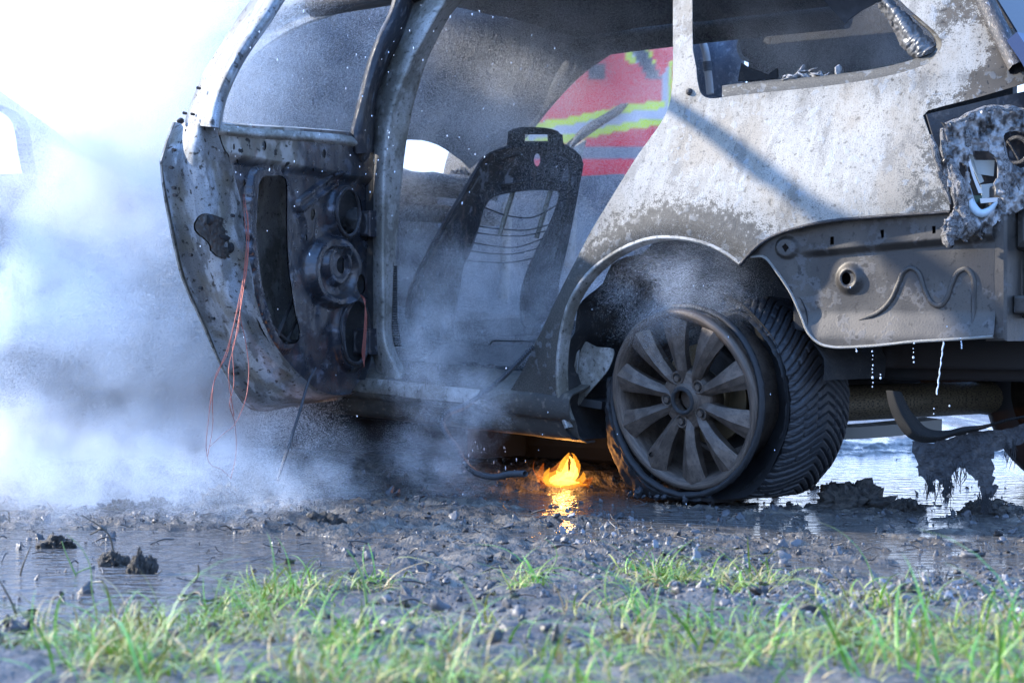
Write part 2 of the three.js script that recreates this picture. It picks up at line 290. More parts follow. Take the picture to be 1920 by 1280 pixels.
// window ledge: the folded flange between the skin and the opening
mesh('window_flange', loft(winEdge.slice(6, 44).map(([x, y], i) => { const q = winLow[i + 6], f = (p, h) => SIDE.px(p[0], p[1], (a, b) => bz(a, b) - h); return [f([x, y], 0.001), f([(x + q[0]) / 2, (y + q[1]) / 2], 0.014), f(q, 0.016), f(q, 0.05)]; }), { along: 1, across: 2 }), M.panel, car);
const lipP = archLip.map((p) => SIDE.px(p[0], p[1], bz));
mesh('arch_lip', [loft(lipP.map((p) => { const r = V(0.0, 0.27, 0).sub(p).setZ(0).normalize(); return [p.clone().addScaledVector(r, -0.012).setZ(p.z - 0.004), p.clone().setZ(p.z + 0.004), p.clone().addScaledVector(r, 0.004).setZ(p.z), p.clone().addScaledVector(r, 0.006).setZ(p.z - 0.035)]; }), { along: 1, across: 2 })], M.ash, car);
mesh('bumper_edge', tube(bumperTop.map((p) => SIDE.px(p[0], p[1] + 3, (a, b) => bz(a, b) - 0.003)), 0.0045, 6), M.dark, car);
// C-pillar depth: the door shut face behind the panel's front edge
mesh('door_shut', loft(doorEdge.map((p) => { const q = SIDE.px(p[0], p[1], bz); return [q, q.clone().add(V(-0.012, 0, -0.03)), q.clone().add(V(-0.004, 0, -0.045)), q.clone().add(V(-0.002, 0, -0.065))]; }), { along: 1, across: 1 }), M.ash, car);
mesh('hinge_bolt', new THREE.SphereGeometry(0.009, 12, 8).translate(...SIDE.px(1293, 172, bz).toArray()), M.dark, car);
// wheel housing, a ribbed tunnel behind the arch
{
  const rows = [];
  for (let i = 0; i <= 26; i++) { const t = mix(0.10, Math.PI + 0.35, i / 26), R = 0.375 + 0.012 * Math.sin(i * 2.1); rows.push([0, 1, 2, 3].map((k) => V(R * Math.cos(t) + 0.0, Math.max(0.06, 0.27 + R * Math.sin(t)), -0.03 - k * 0.1))); }
  mesh('wheel_housing', [loft(rows, { along: 2, across: 3, bump: (x, y, z) => 0.012 * (fbm(x * 14, y * 14, z * 14) - 0.5) }), sheet(new Frame(V(0, 0.3, -0.34), V(1, 0, 0), V(0, 1, 0)), ell(0, 0.02, 0.40, 0.40, 40).map(([a, b]) => [cl(a, -0.40, 0.36), Math.max(b, a > 0.0 ? 0.06 : -0.14)]), [], { px: false })], M.soot, car);
  const br = sheet(new Frame(V(0, 0, -0.10), V(1, 0, 0), V(0, 1, 0)), curve([[1092, 640], [1118, 650], [1150, 655], [1142, 690], [1118, 720], [1096, 745], [1084, 760], [1082, 700]], 24, true), [], { disp: (a, b) => 0.006 * fbm(a * 40, b * 40), max: 0.02 });
  mesh('housing_bracket', [br, tube([sidePx(1086, 590, -0.1), sidePx(1083, 660, -0.09), sidePx(1076, 740, -0.1)], 0.006)], M.ash, car);
}
// ---- bumper carrier behind the arch
const recF = new Frame(V(0, 0, 0), V(1, 0, 0), V(0, 1, 0));
const recEdge = curve([[1408, 482], [1432, 481], [1455, 507], [1483, 549], [1502, 591], [1516, 624], [1539, 645], [1566, 651]], 18);
const stepY = (a) => SIDE.hit(1570, 472)[1] + (a - SIDE.hit(1570, 472)[0]) * ((SIDE.hit(1790, 452)[1] - SIDE.hit(1570, 472)[1]) / (SIDE.hit(1790, 452)[0] - SIDE.hit(1570, 472)[0]));
const mRib = curve([[1606, 600], [1640, 586], [1664, 562], [1678, 532], [1688, 510], [1702, 502], [1716, 511], [1728, 544], [1741, 568], [1755, 573], [1768, 560], [1778, 532], [1789, 510], [1804, 504], [1816, 520], [1817, 560], [1817, 606]], 60).map((p) => SIDE.hit(p[0], p[1], -0.03));
const BOSS = SIDE.hit(1587, 522, -0.028), NUT = SIDE.hit(1473, 464, -0.012);
const recDisp = (a, b) => {
  const x0 = SIDE.hit(1408, 480)[0]; let d = -0.032 * ss(x0 + 0.02, x0 + 0.12, a) - 0.35 * Math.max(0, a - 0.6) ** 2; const sy = stepY(a);
  d += -0.016 * ss(sy + 0.012, sy - 0.006, b) * ss(0.30, 0.36, a) + 0.02 * ss(0.47, 0.40, b);
  d += 0.012 * ss(0.04, 0.02, Math.hypot(a - BOSS[0], b - BOSS[1])) - 0.006 * ss(0.020, 0.014, Math.hypot(a - BOSS[0], b - BOSS[1]));
  d += 0.010 * ss(0.028, 0.018, Math.hypot(a - NUT[0], b - NUT[1]));
  
  return d;
};
mesh('bumper_carrier', sheet(recF, [...recEdge, [1640, 648], [1708, 641], [1790, 636], [1863, 631], [1864, 520], [1862, 392], [1782, 392], ...bumperTop.slice(2, -1).reverse().map(([x, y]) => [x, y - 4])], [ell(1587, 522, 9, 12), [[1466, 462], [1473, 456], [1480, 464], [1473, 473]], [[1557, 444], [1564, 443], [1564, 458], [1557, 459]], [[1651, 431], [1658, 430], [1658, 445], [1653, 446]], [[1748, 424], [1755, 423], [1755, 437], [1749, 438]]], { disp: recDisp, thick: 0.003, max: 0.0055 }), M.recess, car);
mesh('pressed_rib', tube(mRib.map((q) => recF.at(q[0], q[1], recDisp(q[0], q[1]) - 0.001)), (t) => 0.0066 * Math.min(1, 0.3 + 12 * Math.min(t, 1 - t)), 8, false, 160), M.recess, car);
mesh('carrier_flange', tube([...recEdge, [1640, 648], [1708, 641], [1790, 636], [1863, 631]].map((p) => recF.px(p[0], p[1], recDisp)), 0.0035, 6), M.ash, car);
// solid dark box behind the carrier paints the shade seen through its holes
mesh('cavity_shade_box', box(0.24, 0.78, 0.42, 0.70, -0.30, -0.12), M.char_and_shade, car);

// ---- rear end: back panel, beam, tailgate
const REAR = new Frame(V(0.815, 0, 0), V(0, 0, -1), V(0, 1, 0));
{
  const r = (x, y, h = 0) => REAR.px(x, y, h);
  mesh('rear_panel', box(0.76, 0.81, 0.40, 0.74, -1.46, -0.06), M.recess, car);
  mesh('rear_beam', [box(0.81, 0.88, 0.60, 0.69, -1.40, -0.10, 0.02), box(0.812, 0.85, 0.46, 0.50, -0.34, -0.09), box(0.812, 0.83, 0.45, 0.60, -0.15, -0.135)], M.recess, car);
  // tailgate: a broad leaning door across the back, dark blue inside its gap
  const tg = part('tailgate', car);
  const hz = (y) => 0.86 - Math.max(0, y - 0.95) * 0.62;
  mesh('tailgate_skin', loft([0.76, 0.88, 0.98, 1.06].map((y) => [-0.10, -0.3, -0.75, -1.2, -1.42].map((z) => V(hz(y) + 0.03 * (1 - ((z + 0.75) / 0.65) ** 2), y, z))), { thick: 0.03 }), plain('dark_blue_paint', 0.012, 0.03, 0.09, 0.3), tg);
  const gl = [1.06, 1.2, 1.34, 1.40].map((y) => [-0.17, -0.4, -0.75, -1.1, -1.33].map((z) => V(hz(y) + 0.03 * (1 - ((z + 0.75) / 0.65) ** 2), y, z)));
  mesh('tailgate_glass', loft(gl, { thick: 0.004 }), plain('sooty_glass', 0.02, 0.022, 0.025, 0.35), tg);
  // far and near tailgate pillars
  each('tailgate_frame', [tube([V(hz(1.0) - 0.02, 1.0, -0.12), V(hz(1.2) - 0.02, 1.2, -0.18), V(hz(1.42) - 0.03, 1.42, -0.24)], 0.022, 8), tube([V(hz(1.0) - 0.02, 1.0, -1.42), V(hz(1.2) - 0.02, 1.2, -1.36), V(hz(1.42) - 0.03, 1.42, -1.3)], 0.022, 8)], M.dark, tg);
}
// ---- melted tail lamp
{
  const lamp = part('tail_lamp', car);
  const F = new Frame(V(0.72, 0.83, -0.035), V(0.80, 0, -0.60).normalize(), V(0, 1, 0));
  const holes = (x, y) => Math.max(ss(1, 0.7, Math.hypot((x - 1905) / 26, (y - 282) / 34)), ss(1, 0.6, Math.hypot((x - 1806) / 8, (y - 322) / 22)), ss(1, 0.7, Math.hypot((x - 1850) / 26, (y - 352) / 42)));
  const disp = (a, b) => { const f = fbm(a * 22 + 4, b * 15, 2, 5), g = fbm(a * 60, b * 40, 6, 4), rg = 1 - Math.abs(2 * fbm(a * 26, b * 12, 3, 4) - 1) * 2; return 0.035 * f + 0.018 * rg + 0.02 * (g - 0.5); };
  const melt = plain('melted_plastic', 0.30, 0.285, 0.275, 0.32, { bumpMap: sootMaps[2], bumpScale: 0.004 }); melt.map = maps(512, 512, (u, v) => { const f = fbm(u * 22, v * 14, 1, 5), g = fbm(u * 7, v * 5, 4, 5); const c = mix3([0.72, 0.71, 0.70], [0.20, 0.19, 0.185], cl(0.7 * ss(0.46, 0.66, f) + 0.7 * ss(0.50, 0.66, g))); return [...c, 0.3, 0.5]; }, 3)[0]; melt.color.setRGB(0.56, 0.55, 0.55);
  const jag = (pts, am, sd) => curve(pts, pts.length * 6, true).map(([x, y], i) => [x + am * (2 * vn(i * 0.9, sd) - 1), y + am * (2 * vn(i * 0.9, sd + 9) - 1)]);
  mesh('melted_lens', sheet(F, jag([[1768, 232], [1800, 226], [1822, 214], [1850, 206], [1890, 208], [1965, 214], [1968, 360], [1930, 372], [1905, 396], [1882, 402], [1868, 420], [1850, 436], [1838, 446], [1826, 436], [1812, 452], [1798, 448], [1786, 462], [1772, 446], [1770, 424], [1786, 404], [1794, 386], [1790, 360], [1776, 330], [1772, 290], [1780, 262]], 5, 1), [jag([[1886, 250], [1910, 246], [1932, 260], [1936, 300], [1918, 314], [1896, 304], [1884, 276]], 2, 3), jag([[1800, 306], [1812, 310], [1812, 330], [1804, 336]], 1.5, 5), jag([[1822, 290], [1842, 284], [1866, 292], [1872, 322], [1866, 350], [1872, 376], [1852, 398], [1830, 388], [1822, 350], [1816, 318]], 3, 6)], { disp, thick: 0.012, max: 0.0045 }), melt, lamp);
  // beads and drips along its edges
  const bead = [], run = (pts, r, sd, h = 0.012) => { const g = tube(pts.map(([x, y], n) => F.px(x, y, h + 0.006 * Math.sin(n * 2 + sd))), (t) => r * (0.55 + 0.9 * fbm(t * 6 + sd, sd, 1, 3)) * Math.pow(Math.sin(Math.PI * Math.min(0.97, 0.08 + 0.9 * t)), 0.5), 12, false, 40), q = g.attributes.position; for (let k = 0; k < q.count; k++) { const x = q.getX(k), y = q.getY(k), z = q.getZ(k), w = r * 1.1 * (fbm(x * 55 + sd, y * 40, z * 55 + 0.5, 4) - 0.5); q.setXYZ(k, x + w, y + w * 0.6, z + w); } g.computeVertexNormals(); return g; };
  [[[1746, 252], [1756, 290], [1770, 330], [1782, 372]], [[1770, 240], [1776, 290], [1790, 340], [1792, 390]], [[1786, 300], [1798, 350], [1806, 400], [1796, 446]], [[1800, 380], [1812, 412], [1822, 430], [1818, 442]], [[1792, 400], [1784, 424], [1780, 452], [1786, 462]], [[1772, 236], [1810, 222], [1850, 206], [1900, 206], [1950, 214]], [[1836, 396], [1850, 420], [1846, 438]], [[1868, 372], [1884, 392], [1880, 404]], [[1870, 230], [1880, 290], [1886, 350], [1878, 392]], [[1900, 330], [1910, 360], [1906, 392]], [[1812, 232], [1816, 262], [1812, 290]], [[1758, 320], [1772, 352], [1784, 382]]].forEach((p, n) => bead.push(run(p, [0.008, 0.013, 0.015, 0.014, 0.017, 0.010, 0.010, 0.009, 0.012, 0.009, 0.008, 0.006][n], n * 3.7, n === 2 || n === 3 || n === 4 ? 0.03 : 0.022)));
  each('drip', bead, melt, lamp);
  const back = sheet(F, [[1738, 214], [1840, 190], [1968, 160], [1968, 402], [1786, 398], [1764, 300]], [], { disp: -0.045, thick: 0.01 }); mesh('lamp_housing', back, M.dark, lamp);
  const chrome = plain('chrome_strip', 0.30, 0.33, 0.36, 0.28, { metalness: 0.8 });
  each('metal_strip', [loft([[[1811, 284], [1816, 284]], [[1824, 330], [1830, 330]], [[1836, 362], [1844, 362]]].map((r) => r.map((p) => F.px(p[0], p[1], 0.03))), { thick: 0.006 }), sheet(F, [[1838, 372], [1872, 370], [1871, 378], [1840, 381]], [], { disp: 0.034, thick: 0.01 })], chrome, lamp);
  mesh('lens_shard', tube([F.px(1818, 352, 0.02), F.px(1824, 384, 0.03), F.px(1838, 400, 0.035), F.px(1856, 394, 0.03), F.px(1870, 378, 0.03)], (t) => 0.004 + 0.006 * Math.sin(t * 3.14), 8), plain('clear_lens', 0.34, 0.42, 0.47, 0.2), lamp);
  each('reflector', [sheet(F, [[1840, 346], [1872, 342], [1873, 368], [1842, 372]], [], { disp: 0.01 }), sheet(F, [[1815, 290], [1822, 284], [1846, 340], [1838, 344]], [], { disp: 0.0 }), sheet(F, [[1826, 300], [1866, 300], [1864, 330], [1834, 326]], [], { disp: 0.002 })], plain('pale_reflector', 0.30, 0.34, 0.34, 0.4), lamp);
  mesh('circuit_board', sheet(F, [[1821, 366], [1842, 366], [1842, 378], [1824, 380]], [], { disp: 0.012 }), plain('green_board', 0.01, 0.05, 0.03, 0.4), lamp);
  mesh('bulb_socket', [new THREE.TorusGeometry(0.028, 0.006, 8, 20).translate(...F.px(1908, 282, 0.0).toArray()), tube([F.px(1890, 262, 0), F.px(1912, 300, 0.005)], 0.003)], M.dark, lamp);
}
// ---- melted window seal
{
  const F = SIDE, pts = curve([[1660, 0], [1684, 26], [1702, 50], [1718, 72], [1734, 86], [1742, 96]], 40), bead = [];
  bead.push(loft(pts.map((q, i) => { const w = 4 + 10 * ss(0, 26, i), f = (u, h) => F.px(q[0] + u, q[1] - u * 0.7, (a, b) => bz(a, b) - h); return [f(-w - 7, 0.05), f(-w, 0.018), f(-w * 0.3, 0.006), f(w * 0.4, 0.012), f(w * 0.8, 0.03)]; }), { along: 3, across: 7, thick: 0.004, bump: (x, y, z) => 0.016 * (fbm(x * 75, y * 75, z * 75 + 0.5, 5) - 0.5) + 0.008 * (1 - Math.abs(2 * fbm(x * 50, y * 50, z * 50 + 0.5, 3) - 1)) }));
  for (let i = 0; i < 14; i++) { const q = pts[8 + Math.floor(rnd() * 30)], p = F.px(q[0] - rr(8, 20), q[1] + rr(0, 12), (a, b) => bz(a, b) - rr(0.02, 0.04)), g = lump(rr(0.004, 0.009), 1.1, 2.4, i * 2.3, 0.5, rr(1, 2.2), 0.5, 3); g.rotateZ(rr(-0.8, 0.8)); g.translate(p.x, p.y, p.z); bead.push(g); }
  mesh('melted_seal', bead, plain('melted_rubber', 0.10, 0.10, 0.10, 0.32), car);
  const bits = []; for (let i = 0; i < 34; i++) { const t = rnd(), x = mix(1478, 1560, t) + rr(-6, 6), p = F.px(x, 152 - 22 * Math.sin(cl(t * 1.1) * 3.14) * rnd() - 6 * t, (a, b) => bz(a, b) - rr(0.02, 0.05)), g = lump(rr(0.004, 0.011), 1.2, 2.6, i * 5.7, 1.7, 0.35, 1, 3); g.rotateZ(rr(-1, 1)); g.translate(p.x, p.y, p.z); bits.push(g); }
  { const p = F.px(1572, 132, (a, b) => bz(a, b) - 0.03), g = lump(0.009, 0.9, 2, 3, 0.8, 1.4, 1, 3); g.translate(p.x, p.y, p.z); bits.push(g); }
  mesh('ash_flakes', bits, plain('pale_ash', 0.24, 0.24, 0.24, 0.8), car);
}

// ---- sill and floor
const tilt = (x) => -(x + 0.34) * 0.06;
{
  const prof = [[-0.16, 0.30], [-0.10, 0.285], [-0.05, 0.27], [-0.022, 0.262], [-0.012, 0.252], [-0.010, 0.225], [-0.020, 0.205], [-0.035, 0.20], [-0.05, 0.165], [-0.07, 0.150], [-0.12, 0.148]];
  const rows = []; for (let i = 0; i <= 14; i++) { const x = mix(-2.2, -0.335, i / 14); rows.push(prof.map(([z, y]) => V(x, y - 0.006 + tilt(x), z))); }
  mesh('sill', loft(rows, { along: 3, across: 3, thick: 0.004, bump: (x, y, z) => 0.006 * (fbm(x * 18, y * 30, z * 30) - 0.5) }), mat('sill_steel', sootMaps, { bumpScale: 0.003, color: new THREE.Color(2.6, 2.4, 2.0) }), car);
  mesh('sill_strip', loft(Array.from({ length: 16 }, (_, i) => { const x = mix(-1.28, -0.62, i / 15), y = tilt(x); return [V(x, 0.251 + y, -0.006), V(x, 0.228 + y, -0.003), V(x, 0.214 + y - 0.004 * rnd(), -0.008)]; }), { along: 1, across: 2, thick: 0.002 }), M.ash, car);
  const fl = []; for (let i = 0; i <= 12; i++) { const x = mix(-2.15, -0.30, i / 12); fl.push([-0.10, -0.3, -0.55, -0.68, -0.72, -0.84, -0.88, -1.0, -1.3, -1.47].map((z) => V(x, (Math.abs(z + 0.78) < 0.08 ? 0.40 : 0.245) + tilt(x), z))); }
  mesh('floor_pan', loft(fl, { along: 3, across: 3, thick: 0.02, bump: (x, y, z) => 0.02 * (fbm(x * 12, z * 12, 3) - 0.5) }), M.soot, car);
  const deb = []; for (let i = 0; i < 110; i++) { const x = rr(-1.0, -0.45), z = rr(-0.9, -0.12), g = lump(rr(0.006, 0.028), 0.8, 2, i * 1.9, 1.4, 0.6, 1, 2); g.rotateY(rnd() * 6); g.translate(x, 0.26 + tilt(x) + rr(0, 0.02), z); deb.push(g); }
  stuff(mesh('floor_debris', deb, M.soot, car));
  mesh('underbody_and_blockers', [box(-0.45, 0.78, 0.33, 0.43, -1.40, -0.36), box(-0.2, 0.75, 0.30, 0.52, -1.05, -0.45), box(-2.0, -0.4, 0.17, 0.22, -1.40, -0.14), box(-1.75, -0.5, 0.035, 0.19, -1.25, -0.62, 0.05), box(-1.9, -0.9, 0.06, 0.20, -0.6, -0.3, 0.04)], M.char_and_shade, car);  // real underbody, plus low dark boxes added to block light from beyond
  mesh('rear_axle', [tube([V(0.0, 0.25, -0.30), V(0.03, 0.27, -0.75), V(0.0, 0.25, -1.2)], 0.035, 10), tube([V(0, 0.22, -0.22), V(-0.3, 0.26, -0.25), V(-0.5, 0.28, -0.3)], 0.028, 8)], M.char_and_shade, car);
  mesh('suspension_arm', loft([[V(0.10, 0.155, -0.25), V(0.14, 0.150, -0.25)], [V(0.24, 0.160, -0.42), V(0.29, 0.155, -0.42)], [V(0.33, 0.172, -0.62), V(0.38, 0.168, -0.62)]], { thick: 0.03 }), M.ash, car);
  const a = SIDE.px(1560, 757, -0.55), b2 = V(a.x + 0.03, a.y - 0.008, -1.5);
  mesh('exhaust_silencer', [(() => { const d = b2.clone().sub(a), g = new THREE.CapsuleGeometry(0.047, d.length(), 8, 28); g.applyQuaternion(new THREE.Quaternion().setFromUnitVectors(V(0, 1, 0), d.clone().normalize())); g.translate(...a.clone().add(b2).multiplyScalar(0.5).toArray()); return g; })(), tube([a, V(a.x - 0.1, a.y, a.z + 0.1), V(a.x - 0.3, a.y + 0.05, -0.5)], 0.028, 10)], M.pipe, car);
}
// ---- B-pillar
{
  const R = [[-60, 830, 880, 925], [-20, 792, 847, 887], [27, 764, 818, 845], [70, 740, 794, 821], [121, 716, 766, 797], [202, 700, 735, 773], [286, 697, 722, 758], [427, 694, 718, 745], [560, 692, 719, 739], [640, 694, 722, 739], [690, 704, 742, 758], [742, 716, 770, 806]];
  const rows = R.map(([y, l, m, r]) => { const t = y < 250 ? -(250 - y) / 250 * 0.125 : 0; return [sidePx(l, y, t - 0.05), sidePx((l + m) / 2, y, t - 0.02), sidePx(m, y, t - 0.018), sidePx(m + (r - m) * 0.35, y, t - 0.05), sidePx(r, y, t - 0.11), sidePx(r - 2, y, t - 0.15)]; });
  mesh('b_pillar', loft(rows, { along: 6, across: 4 }), M.ash, car);
  mesh('pillar_inside', loft(rows.map((r) => [r[5], r[5].clone().add(V(-0.06, 0, -0.01)), r[0].clone().add(V(0.0, 0, -0.07)), r[0]]), { along: 4, across: 2 }), M.soot, car);
  const s = []; for (let i = 0; i < 34; i++) { const y = mix(500, 652, i / 34), x = y < 600 ? 738 : 738 + (y - 600) * 0.16, p = sidePx(x, y, -0.10), g = new THREE.TorusGeometry(0.008, 0.0028, 5, 10); g.rotateX(1.57); g.translate(p.x, p.y, p.z); s.push(g); }
  mesh('door_seal', s, M.char_and_shade, car);
  each('hinge', [[690, 420], [690, 640]].map(([x, y]) => { const p = sidePx(x, y, -0.02), g = box(-0.03, 0.03, -0.035, 0.035, -0.03, 0.03); g.translate(p.x, p.y, p.z); return g; }), M.dark, car);
}
// ---- roof, rails, windscreen pillars, bulkhead
const ROOF = 1.43;
{
  const rf = []; for (let i = 0; i <= 12; i++) { const x = mix(-1.32, 0.55, i / 12); rf.push([-0.20, -0.28, -0.5, -0.75, -1.0, -1.22, -1.32].map((z) => V(x, ROOF - 0.02 * ((x + 0.5) ** 2) - 0.16 * Math.abs((z + 0.76) / 0.62) ** 4 * 0.35 + 0.02, z))); }
  mesh('roof', loft(rf, { along: 2, across: 3, thick: 0.03, bump: (x, y, z) => 0.02 * (fbm(x * 5, z * 5, 7) - 0.5) }), M.soot, car);
  const rail = (k) => (k ? [-1.36, -1.1, -0.8, -0.5, -0.3] : [-1.36, -1.1, -0.8, -0.4, 0.0, 0.35, 0.58]).map((x) => V(x, 1.36 - 0.02 * ((x + 0.5) ** 2), k ? -1.36 : -0.165));
  each('roof_rail', [tube(rail(0), 0.035, 10), tube(rail(1), 0.04, 10)], M.soot, car);
  const A = [[420, -40, 765, -18], [372, 4, 642, 22], [322, 62, 562, 50], [278, 122, 502, 85], [238, 186, 456, 130], [210, 246, 432, 190], [196, 330, 424, 262], [190, 420, 424, 330]];
  mesh('a_pillar', loft(A.map(([x, y, u, v]) => { const t = y < 280 ? -(280 - y) / 280 * 0.13 : 0; return [sidePx(x, y, t - 0.10), sidePx(mix(x, u, 0.15), mix(y, v, 0.15), t - 0.04), sidePx(mix(x, u, 0.6), mix(y, v, 0.6), t - 0.02), sidePx(mix(x, u, 0.8), mix(y, v, 0.8), t - 0.05), sidePx(u, v, t - 0.06), sidePx(u, v, t - 0.14)]; }), { along: 4, across: 3 }), M.ash, car);
  // far windscreen pillar and header: one sweeping arc against the light
  const FAR = new Frame(V(0, 0, -1.42), V(1, 0, 0), V(0, 1, 0));
  const out = [[1330, 46], [1262, 60], [1200, 76], [1140, 106], [1090, 142], [1050, 182], [1016, 222], [990, 255], [955, 285], [925, 322], [905, 356], [890, 390]];
  mesh('far_pillar', loft(out.map(([x, y], i) => { const k = i / 11; return [FAR.px(x, y, 0.05 - 0.05 * k), FAR.px(x - 20, y - 22, 0.03), FAR.px(x - 50 - 26 * Math.sin(k * 3.14), y - 52 + 26 * k, 0.0), FAR.px(x - 52 - 30 * Math.sin(k * 3.14), y - 70 + 26 * k, -0.05)]; }), { along: 4, across: 3, thick: 0.02 }), M.soot, car);
  // sagging burnt windscreen, torn open along its foot
  const sc = [[[430, 40], [520, 10], [640, -40], [760, -70], [900, -60], [1050, -20], [1180, 20]], [[430, 130], [520, 90], [640, 60], [760, 50], [900, 50], [1010, 76], [1070, 100]], [[426, 230], [520, 205], [640, 180], [760, 165], [860, 160], [950, 190], [1010, 215]], [[420, 290], [520, 272], [640, 262], [745, 262], [810, 270], [860, 296], [880, 316]]];
  const zs = [-0.2, -0.35, -0.55, -0.75, -0.98, -1.2, -1.36];
  mesh('windscreen', loft(sc.map((r) => r.map(([x, y], i) => SIDE.px(x, y, zs[i]))), { along: 8, across: 8, thick: 0.006, bump: (x, y, z) => 0.05 * (fbm(x * 5, y * 5, z * 5, 4) - 0.5) }), mat('sooty_glass', maps(1024, 1024, (u, v) => { const f = fbm(u * 5, v * 4, 2, 5), g = fbm(u * 16, v * 7, 6, 5), w = ss(0.56, 0.60, f) * 0.8; let c = mix3([0.26, 0.27, 0.29], [0.35, 0.355, 0.37], g); c = mix3(c, [0.50, 0.50, 0.48], w); c = mix3(c, [0.40, 0.34, 0.28], ss(0.60, 0.66, g) * 0.45); return [...c, 0.5, g]; }, 0.8), { bumpScale: 0.004 }), car);
  mesh('dashboard', [loft([0, 1, 2, 3, 4].map((i) => { const z = mix(-0.12, -1.4, i / 4); return [V(-1.95, 0.90, z), V(-1.72, 0.93, z), V(-1.66, 0.90, z), V(-1.68, 0.86, z)]; }), { along: 8, across: 4, thick: 0.01, bump: (x, y, z) => 0.02 * (fbm(x * 16, y * 16, z * 16, 4) - 0.5) }), tube([V(-1.70, 0.80, -0.1), V(-1.68, 0.80, -0.7), V(-1.70, 0.80, -1.42)], 0.03, 8)], M.soot, car);
  mesh('bulkhead', sheet(new Frame(V(-2.0, 0, 0), V(0, 0, -1), V(0, 1, 0)), [[0.08, 0.25], [1.46, 0.25], [1.46, 0.90], [0.08, 0.90]], [], { px: false, disp: (a, b) => 0.05 * fbm(a * 9, b * 9), max: 0.05 }), M.soot, car);
  const rub = []; for (let i = 0; i < 26; i++) { const p = FAR.px(rr(846, 880), rr(318, 362), rr(0.02, 0.1)), g = lump(rr(0.008, 0.022), 0.9, 2, i * 4.1, 1, 1.2, 1, 3); g.translate(p.x, p.y, p.z); rub.push(g); }
  for (let i = 0; i < 16; i++) { const p = V(-1.62, 0.80, -0.3).add(V(rr(-0.05, 0.05), rr(-0.08, 0.08), rr(-0.1, 0.1))), g = lump(rr(0.01, 0.03), 0.9, 2, i * 4.7, 1, 1.2, 1, 3); g.translate(p.x, p.y, p.z); rub.push(g); }
  mesh('melted_trim', rub, M.soot, car);
  // bonnet, wing and front wheel, lost in the smoke
  mesh('bonnet', loft([-2.0, -2.3, -2.6, -2.85].map((x, i) => [-0.08, -0.3, -0.75, -1.2, -1.4].map((z) => V(x, 0.98 - 0.05 * i - 0.02 * i * i - 0.04 * ((z + 0.75) / 0.65) ** 4, z))), { thick: 0.02 }), M.ash, car);
  const wing = []; for (let i = 0; i <= 8; i++) { const x = mix(-2.08, -2.95, i / 8); const arch = Math.abs(x + 2.62) < 0.36 ? 0.29 + Math.sqrt(0.36 * 0.36 - (x + 2.62) ** 2) : 0.2; wing.push([V(x, 0.95 - 0.035 * i, -0.09), V(x, 0.85 - 0.03 * i, -0.02), V(x, mix(0.85, arch, 0.6), 0.0), V(x, arch, -0.01)]); }
  mesh('front_wing', loft(wing, { along: 4, across: 3, thick: 0.01 }), M.ash, car);
}
